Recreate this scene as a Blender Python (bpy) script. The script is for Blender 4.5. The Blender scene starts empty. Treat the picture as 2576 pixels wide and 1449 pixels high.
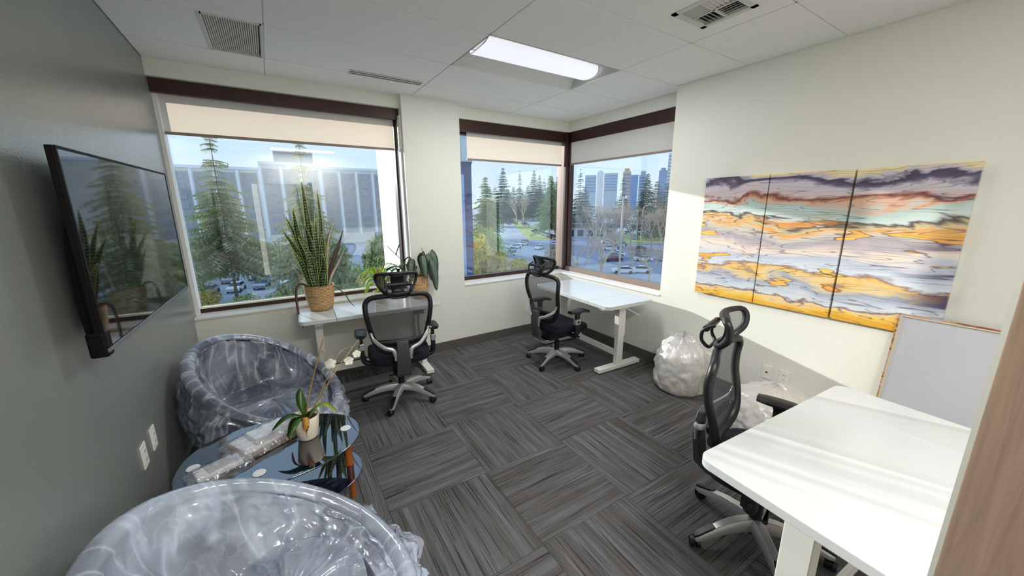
import bpy, bmesh, math, random
from mathutils import Vector, Matrix, noise as mnoise
R = math.radians
random.seed(7)
scene = bpy.context.scene
COL = scene.collection

# ------------------------------------------------------------------ camera
FPX = 927.7573
cam_d = bpy.data.cameras.new('camera'); cam = bpy.data.objects.new('camera', cam_d); COL.objects.link(cam)
cam_d.sensor_fit = 'HORIZONTAL'; cam_d.sensor_width = 36.0
cam_d.lens = FPX / 2576 * 36.0
cam_d.clip_start = 0.02; cam_d.clip_end = 3000
_y, _p, _r = R(32.7045), R(-12.7513), R(-0.2998)
Fv = Vector((math.sin(_y)*math.cos(_p), math.cos(_y)*math.cos(_p), math.sin(_p)))
Rv = Vector((math.cos(_y), -math.sin(_y), 0)); Uv = Rv.cross(Fv)
R2 = math.cos(_r)*Rv + math.sin(_r)*Uv; U2 = -math.sin(_r)*Rv + math.cos(_r)*Uv
cm = Matrix.Identity(4)
for i in range(3):
    cm[i][0] = R2[i]; cm[i][1] = U2[i]; cm[i][2] = -Fv[i]
cm.translation = Vector((0.6453, -0.0268, 1.6827))
cam.matrix_world = cm
scene.camera = cam

# ------------------------------------------------------------------ world, sun, exposure
SKY_STRENGTH = 1.22
SUN_STRENGTH = 3.5
LAMP_POWER = 20.0
EXPOSURE = 0.82
world = bpy.data.worlds.new('sky'); scene.world = world; world.use_nodes = True
wn = world.node_tree; wn.nodes.clear()
wo = wn.nodes.new('ShaderNodeOutputWorld'); wb = wn.nodes.new('ShaderNodeBackground')
tc = wn.nodes.new('ShaderNodeTexCoord'); sx = wn.nodes.new('ShaderNodeSeparateXYZ')
rp = wn.nodes.new('ShaderNodeValToRGB')
wn.links.new(tc.outputs['Generated'], sx.inputs[0]); wn.links.new(sx.outputs['Z'], rp.inputs[0])
cr = rp.color_ramp
cr.elements[0].position = 0.0; cr.elements[0].color = (0.45, 0.515, 0.56, 1)
cr.elements[1].position = 1.0; cr.elements[1].color = (0.27, 0.39, 0.58, 1)
e = cr.elements.new(0.12); e.color = (0.375, 0.475, 0.565, 1)
e = cr.elements.new(0.4); e.color = (0.32, 0.44, 0.58, 1)
wb.inputs['Strength'].default_value = SKY_STRENGTH
wn.links.new(rp.outputs[0], wb.inputs['Color']); wn.links.new(wb.outputs[0], wo.inputs['Surface'])

sun_d = bpy.data.lights.new('sun', 'SUN'); sun = bpy.data.objects.new('sun', sun_d); COL.objects.link(sun)
sun_d.energy = SUN_STRENGTH; sun_d.angle = R(0.6); sun_d.color = (1.0, 0.95, 0.87)
sdir = Vector((1.0, -2.6, -0.55)).normalized()          # the way the light travels
sun.rotation_euler = sdir.to_track_quat('-Z', 'Y').to_euler()
sun.location = (-20, 60, 20)

scene.cycles.diffuse_bounces = 8; scene.cycles.max_bounces = 14; scene.cycles.transparent_max_bounces = 16
vs = scene.view_settings
vs.view_transform = 'Standard'; vs.look = 'None'; vs.exposure = EXPOSURE; vs.gamma = 1.0; vs.use_curve_mapping = False

# ------------------------------------------------------------------ materials
def srgb(r, g, b):
    def f(c):
        c /= 255.0
        return c/12.92 if c <= 0.04045 else ((c+0.055)/1.055)**2.4
    return (f(r), f(g), f(b), 1.0)

class NT:
    """small node-tree helper"""
    def __init__(s, name):
        s.m = bpy.data.materials.new(name); s.m.use_nodes = True
        s.t = s.m.node_tree; s.t.nodes.clear()
        s.out = s.t.nodes.new('ShaderNodeOutputMaterial')
    def n(s, typ, **kw):
        nd = s.t.nodes.new('ShaderNode'+typ)
        for k, v in kw.items():
            if hasattr(nd, k) and not k.startswith('i_'): setattr(nd, k, v)
        return nd
    def l(s, a, b): s.t.links.new(a, b)
    def surf(s, o): s.l(o, s.out.inputs['Surface'])

def ramp(nt, fac, stops, interp='LINEAR'):
    r = nt.n('ValToRGB'); r.color_ramp.interpolation = interp
    els = r.color_ramp.elements
    els[0].position, els[0].color = stops[0]
    els[1].position, els[1].color = stops[-1]
    for p, c in stops[1:-1]:
        e = els.new(p); e.color = c
    nt.l(fac, r.inputs[0]); return r

def coords(nt, scale=(1,1,1), kind='Object', rot=(0,0,0)):
    t = nt.n('TexCoord'); mp = nt.n('Mapping')
    mp.inputs['Scale'].default_value = scale; mp.inputs['Rotation'].default_value = rot
    nt.l(t.outputs[kind], mp.inputs[0]); return mp.outputs[0]

def noise(nt, vec, scale=5, detail=3, rough=0.5, dist=0.0):
    n = nt.n('TexNoise'); n.inputs['Scale'].default_value = scale; n.inputs['Detail'].default_value = detail
    n.inputs['Roughness'].default_value = rough; n.inputs['Distortion'].default_value = dist
    nt.l(vec, n.inputs['Vector']); return n

MATS = {}
def simple(name, col, rough=0.5, metal=0.0, var=0.08, vscale=6.0, bump=0.0, bscale=60.0, spec=0.5, stretch=(1,1,1), sheen=0.0, ior=1.5, coat=0.0):
    nt = NT(name); b = nt.n('BsdfPrincipled')
    v = coords(nt, stretch)
    n = noise(nt, v, vscale, 4)
    lo = tuple(max(0, c*(1-var)) for c in col[:3])+(1,); hi = tuple(min(1, c*(1+var)) for c in col[:3])+(1,)
    rr = ramp(nt, n.outputs['Fac'], [(0.25, lo), (0.75, hi)])
    nt.l(rr.outputs[0], b.inputs['Base Color'])
    b.inputs['Roughness'].default_value = rough; b.inputs['Metallic'].default_value = metal
    b.inputs['Specular IOR Level'].default_value = spec; b.inputs['IOR'].default_value = ior
    b.inputs['Coat Weight'].default_value = coat
    if sheen: b.inputs['Sheen Weight'].default_value = sheen
    if bump:
        n2 = noise(nt, v, bscale, 3); bp = nt.n('Bump'); bp.inputs['Strength'].default_value = bump; bp.inputs['Distance'].default_value = 0.01
        nt.l(n2.outputs['Fac'], bp.inputs['Height']); nt.l(bp.outputs[0], b.inputs['Normal'])
    nt.surf(b.outputs[0]); MATS[name] = nt.m
    return nt.m

M = {}
def leafy(name, col, rough=0.6, var=0.3, vscale=6.0, trans=0.42, gloss=0.06, tcol=None):
    """thin leaves: part of the light goes through"""
    nt = NT(name); v = coords(nt); n = noise(nt, v, vscale, 3)
    def rr(c):
        return ramp(nt, n.outputs['Fac'], [(0.28, tuple(max(0, x*(1-var)) for x in c[:3])+(1,)), (0.72, tuple(min(1, x*(1+var)) for x in c[:3])+(1,))])
    d = nt.n('BsdfDiffuse'); t = nt.n('BsdfTranslucent'); nt.l(rr(col).outputs[0], d.inputs[0]); nt.l(rr(tcol or (min(1, col[0]*1.25), min(1, col[1]*1.25), col[2]*0.6, 1)).outputs[0], t.inputs[0])
    mx = nt.n('MixShader'); mx.inputs[0].default_value = trans; nt.l(d.outputs[0], mx.inputs[1]); nt.l(t.outputs[0], mx.inputs[2])
    g = nt.n('BsdfGlossy'); g.inputs['Roughness'].default_value = rough; m2 = nt.n('MixShader'); m2.inputs[0].default_value = gloss; nt.l(mx.outputs[0], m2.inputs[1]); nt.l(g.outputs[0], m2.inputs[2])
    nt.surf(m2.outputs[0]); MATS[name] = nt.m; return nt.m
M['paint'] = simple('cream_wall_paint', srgb(230, 230, 221), 0.6, var=0.015, vscale=2, bump=0.12, bscale=220)
M['dark_paint'] = simple('dark_green_grey_paint', srgb(128, 133, 128), 0.27, var=0.05, vscale=2, bump=0.10, bscale=120, spec=0.6)
M['ceil'] = simple('ceiling_tile', srgb(242, 241, 238), 0.9, var=0.02, vscale=30, bump=0.25, bscale=350, spec=0.1)
M['grid'] = simple('ceiling_grid', srgb(205, 204, 198), 0.5, var=0.02)
M['gap'] = simple('dark_gap', srgb(52, 50, 48), 0.8, var=0.1)
M['white_lam'] = simple('white_laminate', srgb(208, 211, 212), 0.16, var=0.01, vscale=3, spec=0.55)
M['white_metal'] = simple('white_powder_coat', srgb(228, 228, 222), 0.4, var=0.015)
M['white_plastic'] = simple('white_plastic', srgb(235, 234, 226), 0.35, var=0.02)
M['sill'] = simple('sill_paint', srgb(234, 231, 224), 0.4, var=0.02, vscale=5)
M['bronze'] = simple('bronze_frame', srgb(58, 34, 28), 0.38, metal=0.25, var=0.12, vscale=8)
M['bronze_light'] = simple('bronze_frame_sunlit_pale', srgb(140, 122, 112), 0.45, metal=0.2, var=0.08)  # paler bronze; on the corner post it carries painted-in sunlight
M['black_base'] = simple('dark_baseboard', srgb(92, 88, 84), 0.55, var=0.1)
M['black'] = simple('black_plastic', srgb(24, 23, 27), 0.42, var=0.15, vscale=20)
M['black_gloss'] = simple('black_gloss', srgb(12, 12, 15), 0.18, var=0.1)
M['grey_plastic'] = simple('grey_plastic', srgb(62, 64, 68), 0.5, var=0.08)
M['silver'] = simple('silver_painted_metal', srgb(196, 196, 198), 0.32, metal=0.55, var=0.04)
M['seat'] = simple('black_seat_fabric', srgb(30, 30, 38), 0.9, var=0.2, vscale=90, bump=0.3, bscale=300, spec=0.2)
M['navy'] = simple('navy_fabric', srgb(46, 50, 68), 0.85, var=0.22, vscale=60, bump=0.4, bscale=200, spec=0.2, sheen=0.2)
M['wood_leg'] = simple('cherry_wood', srgb(168, 92, 34), 0.35, var=0.25, vscale=6, stretch=(12, 12, 1))
M['table_glass'] = simple('dark_blue_glass', srgb(7, 12, 34), 0.02, var=0.05, spec=1.0, ior=1.9, coat=0.4)
M['disc'] = simple('white_disc', srgb(225, 228, 228), 0.4, var=0.02)
M['pot_white'] = simple('cream_ceramic', srgb(238, 228, 210), 0.4, var=0.02)
M['soil'] = simple('bark_soil', srgb(70, 40, 28), 0.95, var=0.4, vscale=80, bump=0.8, bscale=90)
M['orchid_leaf'] = leafy('orchid_leaf', srgb(70, 112, 44), 0.3, 0.2, 12, 0.35)
M['dry_leaf'] = simple('dry_leaf', srgb(196, 140, 62), 0.7, var=0.25, vscale=30)
M['stem'] = simple('orchid_stem', srgb(158, 128, 82), 0.6, var=0.25, vscale=40)
M['petal'] = leafy('white_petal', srgb(246, 242, 230), 0.3, 0.05, 12, 0.50, tcol=(0.88, 0.86, 0.82, 1))
M['lime_leaf'] = leafy('lime_leaf', srgb(176, 200, 70), 0.3, 0.2, 12, 0.50)
M['tan_frond'] = leafy('tan_dry_frond', srgb(214, 160, 104), 0.3, 0.2, 12, 0.45)
M['dark_leaf'] = leafy('dark_green_leaf', srgb(58, 86, 50), 0.3, 0.2, 12, 0.25)
M['grey_leaf'] = leafy('grey_green_leaf', srgb(110, 128, 112), 0.3, 0.2, 12, 0.30)
M['paper'] = simple('paper', srgb(232, 230, 228), 0.7, var=0.05, vscale=8)
M['paper_grey'] = simple('printed_paper', srgb(190, 188, 186), 0.7, var=0.15, vscale=40)
M['card'] = simple('brown_card', srgb(150, 120, 92), 0.8, var=0.2, vscale=30)
M['canvas_back'] = simple('canvas_back', srgb(214, 214, 222), 0.8, var=0.03, vscale=3, bump=0.2, bscale=400)
M['pine_bar'] = simple('pine_stretcher', srgb(222, 206, 178), 0.6, var=0.08, vscale=8, stretch=(1, 1, 12))
M['blind_bar'] = simple('blind_bar', srgb(150, 132, 124), 0.5, var=0.05)
M['asphalt'] = simple('asphalt', srgb(176, 180, 190), 0.9, var=0.22, vscale=0.05, bump=0.1)
M['road'] = simple('road_asphalt', srgb(128, 140, 166), 0.85, var=0.12, vscale=0.2)
M['grass'] = simple('winter_grass', srgb(170, 178, 112), 0.95, var=0.3, vscale=0.4)
M['hotel'] = simple('hotel_concrete', srgb(222, 218, 208), 0.8, var=0.1, vscale=0.3)
M['hotel_dark'] = simple('hotel_dark_band', srgb(168, 168, 172), 0.7, var=0.12, vscale=0.4)
M['hotel_fin'] = simple('hotel_white_fin', srgb(240, 243, 248), 0.7, var=0.04, vscale=0.5)
M['hotel_pane'] = simple('hotel_window', srgb(150, 158, 170), 0.15, var=0.3, vscale=0.35, spec=0.8)
M['bark'] = simple('bark', srgb(128, 112, 98), 0.95, var=0.3, vscale=3)
M['pale_bark'] = simple('pale_bark', srgb(214, 196, 168), 0.95, var=0.3, vscale=2)
M['twig'] = simple('twig', srgb(190, 168, 146), 0.95, var=0.3, vscale=1)
M['needles'] = leafy('needles_olive', srgb(164, 168, 138), 0.8, 0.35, 0.9, trans=0.22, gloss=0.02)
M['needles_dark'] = leafy('needles_dark', srgb(96, 116, 116), 0.8, 0.3, 0.4, trans=0.25, gloss=0.02)
M['needles_mid'] = leafy('needles_mid', srgb(138, 160, 118), 0.8, 0.35, 0.5, trans=0.25, gloss=0.02)
M['bush_warm'] = leafy('bush_warm', srgb(216, 196, 124), 0.8, 0.4, 0.5, gloss=0.02)
M['bush_green'] = leafy('bush_green', srgb(164, 180, 120), 0.8, 0.4, 0.7, trans=0.25, gloss=0.02)
M['car_white'] = simple('car_paint_white', srgb(236, 240, 246), 0.25, var=0.02)
M['car_silver'] = simple('car_paint_silver', srgb(168, 176, 190), 0.25, metal=0.4, var=0.03)
M['car_dark'] = simple('car_paint_dark', srgb(48, 52, 64), 0.25, var=0.05)
M['car_red'] = simple('car_paint_red', srgb(130, 44, 44), 0.25, var=0.05)
M['car_glass'] = simple('car_glass', srgb(26, 32, 46), 0.08, var=0.05, spec=0.8)
M['tyre'] = simple('tyre', srgb(26, 26, 28), 0.9, var=0.1)
M['tower_pale'] = simple('tower_pale', srgb(222, 220, 218), 0.7, var=0.04, vscale=0.1)
M['tower_blue'] = simple('tower_blue', srgb(120, 146, 186), 0.4, var=0.1, vscale=0.1)
M['tower_grey'] = simple('tower_grey', srgb(178, 188, 198), 0.7, var=0.06, vscale=0.1)
M['tower_tan'] = simple('tower_tan', srgb(214, 178, 148), 0.7, var=0.06, vscale=0.1)
M['slate'] = simple('slate_blue_wall', srgb(76, 88, 128), 0.6, var=0.1, vscale=0.4)
M['sky_glass'] = simple('pale_blue_glass', srgb(150, 178, 216), 0.12, var=0.12, vscale=0.5)
M['pole'] = simple('pale_pole', srgb(206, 198, 190), 0.6, var=0.08)
M['sign_green'] = simple('sign_green', srgb(0, 128, 112), 0.5, var=0.03)
M['sign_white'] = simple('sign_white', srgb(236, 240, 238), 0.5, var=0.02)
M['sign_yellow'] = simple('sign_yellow', srgb(232, 206, 60), 0.5, var=0.03)
M['tv_body'] = simple('tv_body', srgb(9, 7, 8), 0.6, var=0.1, spec=0.2)
M['tv_trim'] = simple('tv_trim', srgb(130, 130, 142), 0.3, metal=0.6, var=0.05)
M['ext_white'] = simple('exterior_white', srgb(236, 234, 232), 0.7, var=0.02, vscale=1)

def m_screen():
    nt = NT('tv_screen'); b = nt.n('BsdfPrincipled')
    v = coords(nt); n = noise(nt, v, 3, 2); rr = ramp(nt, n.outputs['Fac'], [(0.3, (0.006,0.007,0.009,1)), (0.7, (0.009,0.010,0.013,1))])
    nt.l(rr.outputs[0], b.inputs['Base Color']); b.inputs['Roughness'].default_value = 0.03
    b.inputs['IOR'].default_value = 1.75; b.inputs['Specular IOR Level'].default_value = 0.7
    nt.surf(b.outputs[0]); return nt.m
M['screen'] = m_screen()

def m_carpet():
    nt = NT('striped_carpet'); b = nt.n('BsdfPrincipled')
    t = nt.n('TexCoord'); oi = nt.n('ObjectInfo')
    mul = nt.n('VectorMath', operation='SCALE'); mul.inputs['Scale'].default_value = 37.0
    cmb = nt.n('CombineXYZ'); nt.l(oi.outputs['Random'], cmb.inputs[0]); nt.l(oi.outputs['Random'], cmb.inputs[1])
    nt.l(cmb.outputs[0], mul.inputs[0])
    add = nt.n('VectorMath', operation='ADD'); nt.l(t.outputs['Object'], add.inputs[0]); nt.l(mul.outputs[0], add.inputs[1])
    def st(sc, detail, r):
        mp = nt.n('Mapping'); mp.inputs['Scale'].default_value = sc; nt.l(add.outputs[0], mp.inputs[0])
        return noise(nt, mp.outputs[0], 1.0, detail, r)
    broad = st((0.9, 19, 1), 2, 0.6); dark = st((2.4, 150, 1), 1, 0.5); light = st((2.8, 185, 3), 1, 0.5); pile = st((420, 420, 420), 2, 0.5)
    base = ramp(nt, broad.outputs['Fac'], [(0.34, srgb(85, 82, 80)), (0.5, srgb(96, 94, 94)), (0.66, srgb(108, 108, 112))])
    ld = ramp(nt, dark.outputs['Fac'], [(0.36, (0.34, 0.33, 0.34, 1)), (0.41, (1, 1, 1, 1))])
    ll = ramp(nt, light.outputs['Fac'], [(0.62, (1, 1, 1, 1)), (0.67, (1.6, 1.6, 1.6, 1))])
    lines = nt.n('Mix', data_type='RGBA', blend_type='MULTIPLY'); lines.inputs[0].default_value = 1.0
    nt.l(ld.outputs[0], lines.inputs[6]); nt.l(ll.outputs[0], lines.inputs[7])
    mx = nt.n('Mix', data_type='RGBA', blend_type='MULTIPLY'); mx.inputs[0].default_value = 1.0
    nt.l(base.outputs[0], mx.inputs[6]); nt.l(lines.outputs[2], mx.inputs[7])
    pr = ramp(nt, pile.outputs['Fac'], [(0.3, (0.8,0.8,0.8,1)), (0.7, (1.15,1.15,1.15,1))])
    mx2 = nt.n('Mix', data_type='RGBA', blend_type='MULTIPLY'); mx2.inputs[0].default_value = 1.0
    nt.l(mx.outputs[2], mx2.inputs[6]); nt.l(pr.outputs[0], mx2.inputs[7])
    nt.l(mx2.outputs[2], b.inputs['Base Color']); b.inputs['Roughness'].default_value = 0.95
    b.inputs['Specular IOR Level'].default_value = 0.15
    bp = nt.n('Bump'); bp.inputs['Strength'].default_value = 0.5; bp.inputs['Distance'].default_value = 0.004
    nt.l(pile.outputs['Fac'], bp.inputs['Height']); nt.l(bp.outputs[0], b.inputs['Normal'])
    nt.surf(b.outputs[0]); return nt.m
M['carpet'] = m_carpet()

def m_glass(name, tint=(0.93, 0.96, 0.97, 1), refl=0.08):
    nt = NT(name)
    tr = nt.n('BsdfTransparent'); v = coords(nt); n = noise(nt, v, 0.8, 2)
    rr = ramp(nt, n.outputs['Fac'], [(0.3, tuple(c*0.99 for c in tint[:3])+(1,)), (0.7, tint)]); nt.l(rr.outputs[0], tr.inputs['Color'])
    gl = nt.n('BsdfGlossy'); gl.inputs['Roughness'].default_value = 0.0; gl.inputs['Color'].default_value = (1, 1, 1, 1)
    fr = nt.n('LayerWeight'); fr.inputs['Blend'].default_value = 0.5
    pw = nt.n('Math', operation='POWER'); nt.l(fr.outputs['Facing'], pw.inputs[0]); pw.inputs[1].default_value = 4.0
    ma = nt.n('Math', operation='MULTIPLY_ADD'); nt.l(pw.outputs[0], ma.inputs[0]); ma.inputs[1].default_value = 0.85; ma.inputs[2].default_value = refl
    ma.use_clamp = True
    mx = nt.n('MixShader'); nt.l(ma.outputs[0], mx.inputs[0]); nt.l(tr.outputs[0], mx.inputs[1]); nt.l(gl.outputs[0], mx.inputs[2])
    nt.surf(mx.outputs[0]); return nt.m
M['glass'] = m_glass('window_glass')

def m_blind():
    nt = NT('roller_blind_fabric')
    v = coords(nt, (1, 1, 1)); n = noise(nt, v, 250, 2)
    rr = ramp(nt, n.outputs['Fac'], [(0.3, srgb(214, 210, 204)), (0.7, srgb(224, 221, 216))])
    d = nt.n('BsdfDiffuse'); t = nt.n('BsdfTranslucent'); nt.l(rr.outputs[0], d.inputs[0])
    rt = ramp(nt, n.outputs['Fac'], [(0.3, srgb(232, 212, 190)), (0.7, srgb(238, 220, 200))]); nt.l(rt.outputs[0], t.inputs[0])
    mx = nt.n('MixShader'); mx.inputs[0].default_value = 0.42; nt.l(d.outputs[0], mx.inputs[1]); nt.l(t.outputs[0], mx.inputs[2])
    nt.surf(mx.outputs[0]); return nt.m
M['blind'] = m_blind()

def m_film(name, milk=0.10, streak=0.5, gloss=0.5, us=26.0, vs_=3.0, tint=(0.84, 0.87, 0.94, 1), rough=0.22, bump=0.6, patch=0.3, big=3.0):
    """crinkled polythene: clear, with milky patches, pale crease lines along the folds and a soft sheen"""
    nt = NT(name)
    t = nt.n('TexCoord'); mp = nt.n('Mapping'); mp.inputs['Scale'].default_value = (us, vs_, 1); nt.l(t.outputs['UV'], mp.inputs[0])
    obj = coords(nt)
    n1 = noise(nt, mp.outputs[0], 1.0, 2, 0.5, 0.5)          # folds running down the drape
    n2 = noise(nt, obj, 7.0, 2, 0.5, 0.4)                    # crumple
    n3 = noise(nt, obj, big, 2, 0.5, 0.4)                     # broad patches
    def ridge(nn, w_, hi=1.0):
        q = nt.n('Math', operation='SUBTRACT'); nt.l(nn.outputs['Fac'], q.inputs[0]); q.inputs[1].default_value = 0.5
        a_ = nt.n('Math', operation='ABSOLUTE'); nt.l(q.outputs[0], a_.inputs[0])
        return a_.outputs[0], ramp(nt, a_.outputs[0], [(0.0, (hi, hi, hi, 1)), (w_*0.4, (hi*0.35, hi*0.35, hi*0.35, 1)), (w_, (0, 0, 0, 1))])
    suv = nt.n('SeparateXYZ'); nt.l(t.outputs['UV'], suv.inputs[0]); fade = ramp(nt, suv.outputs['Y'], [(0.0, (1, 1, 1, 1)), (0.74, (1, 1, 1, 1)), (0.88, (0.0, 0.0, 0.0, 1))])
    h1, l1 = ridge(n1, 0.055); h2, l2 = ridge(n2, 0.022, 0.35)
    hf = nt.n('Math', operation='MULTIPLY'); nt.l(h1, hf.inputs[0]); nt.l(fade.outputs[0], hf.inputs[1])
    ad = nt.n('Math', operation='ADD'); nt.l(hf.outputs[0], ad.inputs[0]); nt.l(h2, ad.inputs[1])
    bp = nt.n('Bump'); bp.inputs['Strength'].default_value = bump; bp.inputs['Distance'].default_value = 0.02; nt.l(ad.outputs[0], bp.inputs['Height'])
    lf = nt.n('Math', operation='MULTIPLY'); nt.l(l1.outputs[0], lf.inputs[0]); nt.l(fade.outputs[0], lf.inputs[1])
    ls = nt.n('Math', operation='ADD'); nt.l(lf.outputs[0], ls.inputs[0]); nt.l(l2.outputs[0], ls.inputs[1])
    pr = ramp(nt, n3.outputs['Fac'], [(0.42, (0, 0, 0, 1)), (0.60, (1, 1, 1, 1))])
    f1 = nt.n('Math', operation='MULTIPLY_ADD'); nt.l(pr.outputs[0], f1.inputs[0]); f1.inputs[1].default_value = patch; f1.inputs[2].default_value = milk
    f2 = nt.n('Math', operation='MULTIPLY_ADD'); nt.l(ls.outputs[0], f2.inputs[0]); f2.inputs[1].default_value = streak; nt.l(f1.outputs[0], f2.inputs[2]); f2.use_clamp = True
    tr = nt.n('BsdfTransparent'); tr.inputs['Color'].default_value = (0.95, 0.96, 0.98, 1)
    df = nt.n('BsdfDiffuse'); df.inputs['Color'].default_value = tint; nt.l(bp.outputs[0], df.inputs['Normal'])
    tl = nt.n('BsdfTranslucent'); tl.inputs['Color'].default_value = tint; nt.l(bp.outputs[0], tl.inputs['Normal'])
    mk = nt.n('MixShader'); mk.inputs[0].default_value = 0.4; nt.l(df.outputs[0], mk.inputs[1]); nt.l(tl.outputs[0], mk.inputs[2])
    m1 = nt.n('MixShader'); nt.l(f2.outputs[0], m1.inputs[0]); nt.l(tr.outputs[0], m1.inputs[1]); nt.l(mk.outputs[0], m1.inputs[2])
    gl = nt.n('BsdfGlossy'); gl.inputs['Roughness'].default_value = rough; gl.inputs['Color'].default_value = (0.92, 0.95, 1, 1); nt.l(bp.outputs[0], gl.inputs['Normal'])
    lw = nt.n('LayerWeight'); nt.l(bp.outputs[0], lw.inputs['Normal'])
    pw = nt.n('Math', operation='POWER'); nt.l(lw.outputs['Facing'], pw.inputs[0]); pw.inputs[1].default_value = 4.0
    fq = nt.n('Math', operation='MULTIPLY_ADD'); nt.l(pw.outputs[0], fq.inputs[0]); fq.inputs[1].default_value = gloss; fq.inputs[2].default_value = 0.07; fq.use_clamp = True
    m2 = nt.n('MixShader'); nt.l(fq.outputs[0], m2.inputs[0]); nt.l(m1.outputs[0], m2.inputs[1]); nt.l(gl.outputs[0], m2.inputs[2])
    nt.surf(m2.outputs[0]); return nt.m
M['film'] = m_film('clear_plastic_film', milk=0.12, streak=0.55, patch=0.32, us=24, vs_=2.0, gloss=0.9, rough=0.18, tint=(0.80, 0.86, 1.0, 1))
M['film_milky'] = m_film('milky_plastic_film', milk=0.42, streak=0.40, patch=0.34, us=16, vs_=1.6, gloss=1.0, rough=0.18, tint=(0.76, 0.84, 1.0, 1))  # blue of the reflected sky is put into the tint
M['wrap'] = m_film('clear_wrap', milk=0.06, streak=0.28, patch=0.22, us=7, vs_=4, gloss=0.8, rough=0.15)
M['bag'] = m_film('white_plastic_bag', milk=0.66, streak=0.30, patch=0.22, us=12, vs_=3, tint=(0.90, 0.89, 0.88, 1), gloss=0.35, rough=0.28)

def m_mesh():
    nt = NT('chair_mesh_net')
    v = coords(nt); w1 = nt.n('TexWave'); w1.inputs['Scale'].default_value = 90; w1.bands_direction = 'X'; nt.l(v, w1.inputs['Vector'])
    w2 = nt.n('TexWave'); w2.inputs['Scale'].default_value = 90; w2.bands_direction = 'Z'; nt.l(v, w2.inputs['Vector'])
    mxm = nt.n('Math', operation='MAXIMUM'); nt.l(w1.outputs['Fac'], mxm.inputs[0]); nt.l(w2.outputs['Fac'], mxm.inputs[1])
    fr = ramp(nt, mxm.outputs[0], [(0.35, (0.40, 0.40, 0.40, 1)), (0.9, (0.80, 0.80, 0.80, 1))])
    d = nt.n('BsdfPrincipled'); d.inputs['Base Color'].default_value = srgb(74, 72, 78); d.inputs['Roughness'].default_value = 0.6
    tr = nt.n('BsdfTransparent'); mx = nt.n('MixShader'); nt.l(fr.outputs[0], mx.inputs[0]); nt.l(tr.outputs[0], mx.inputs[1]); nt.l(d.outputs[0], mx.inputs[2])
    nt.surf(mx.outputs[0]); return nt.m
M['net'] = m_mesh()

def m_wood_door():
    nt = NT('walnut_door'); b = nt.n('BsdfPrincipled')
    v = coords(nt, (1, 9, 0.8)); n = noise(nt, v, 3.0, 6, 0.6, 1.5)
    v2 = coords(nt, (1, 120, 4)); n2 = noise(nt, v2, 1.0, 3, 0.6)
    rr = ramp(nt, n.outputs['Fac'], [(0.25, srgb(150, 126, 108)), (0.5, srgb(178, 152, 132)), (0.75, srgb(194, 168, 148))])
    r2 = ramp(nt, n2.outputs['Fac'], [(0.3, (0.82, 0.82, 0.82, 1)), (0.6, (1, 1, 1, 1))])
    mx = nt.n('Mix', data_type='RGBA', blend_type='MULTIPLY'); mx.inputs[0].default_value = 1; nt.l(rr.outputs[0], mx.inputs[6]); nt.l(r2.outputs[0], mx.inputs[7])
    nt.l(mx.outputs[2], b.inputs['Base Color']); b.inputs['Roughness'].default_value = 0.42; nt.surf(b.outputs[0]); return nt.m
M['door'] = m_wood_door()

def m_basket():
    nt = NT('woven_seagrass'); b = nt.n('BsdfPrincipled')
    v = coords(nt, (1, 1, 1)); w = nt.n('TexWave'); w.bands_direction = 'Z'; w.inputs['Scale'].default_value = 22; w.inputs['Distortion'].default_value = 2.5; w.inputs['Detail'].default_value = 3; w.inputs['Detail Scale'].default_value = 6
    nt.l(v, w.inputs['Vector']); n = noise(nt, v, 60, 3)
    rr = ramp(nt, w.outputs['Fac'], [(0.0, srgb(150, 108, 66)), (0.4, srgb(206, 164, 112)), (1.0, srgb(226, 190, 140))])
    r2 = ramp(nt, n.outputs['Fac'], [(0.34, (0.5, 0.45, 0.4, 1)), (0.42, (1, 1, 1, 1))])
    mx = nt.n('Mix', data_type='RGBA', blend_type='MULTIPLY'); mx.inputs[0].default_value = 0.8; nt.l(rr.outputs[0], mx.inputs[6]); nt.l(r2.outputs[0], mx.inputs[7])
    nt.l(mx.outputs[2], b.inputs['Base Color']); b.inputs['Roughness'].default_value = 0.85
    bp = nt.n('Bump'); bp.inputs['Strength'].default_value = 0.8; bp.inputs['Distance'].default_value = 0.006; nt.l(w.outputs['Fac'], bp.inputs['Height']); nt.l(bp.outputs[0], b.inputs['Normal'])
    nt.surf(b.outputs[0]); return nt.m
M['basket'] = m_basket()

def m_snake():
    nt = NT('snake_plant_leaf'); b = nt.n('BsdfPrincipled')
    v = coords(nt, (1, 1, 1)); w = nt.n('TexWave'); w.bands_direction = 'Z'; w.inputs['Scale'].default_value = 13; w.inputs['Distortion'].default_value = 5; w.inputs['Detail'].default_value = 3; w.inputs['Detail Scale'].default_value = 2.5
    nt.l(v, w.inputs['Vector'])
    rr = ramp(nt, w.outputs['Fac'], [(0.2, srgb(40, 58, 44)), (0.6, srgb(74, 96, 66)), (0.95, srgb(126, 146, 104))])
    nt.l(rr.outputs[0], b.inputs['Base Color']); b.inputs['Roughness'].default_value = 0.35; nt.surf(b.outputs[0]); return nt.m
M['snake'] = m_snake()
M['snake_edge'] = simple('snake_leaf_edge', srgb(178, 190, 92), 0.4, var=0.1)
M['snake_dry'] = simple('snake_leaf_dry', srgb(206, 188, 170), 0.8, var=0.25, vscale=30)
M['snake_brown'] = simple('snake_leaf_brown', srgb(88, 66, 60), 0.8, var=0.3, vscale=25)

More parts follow.
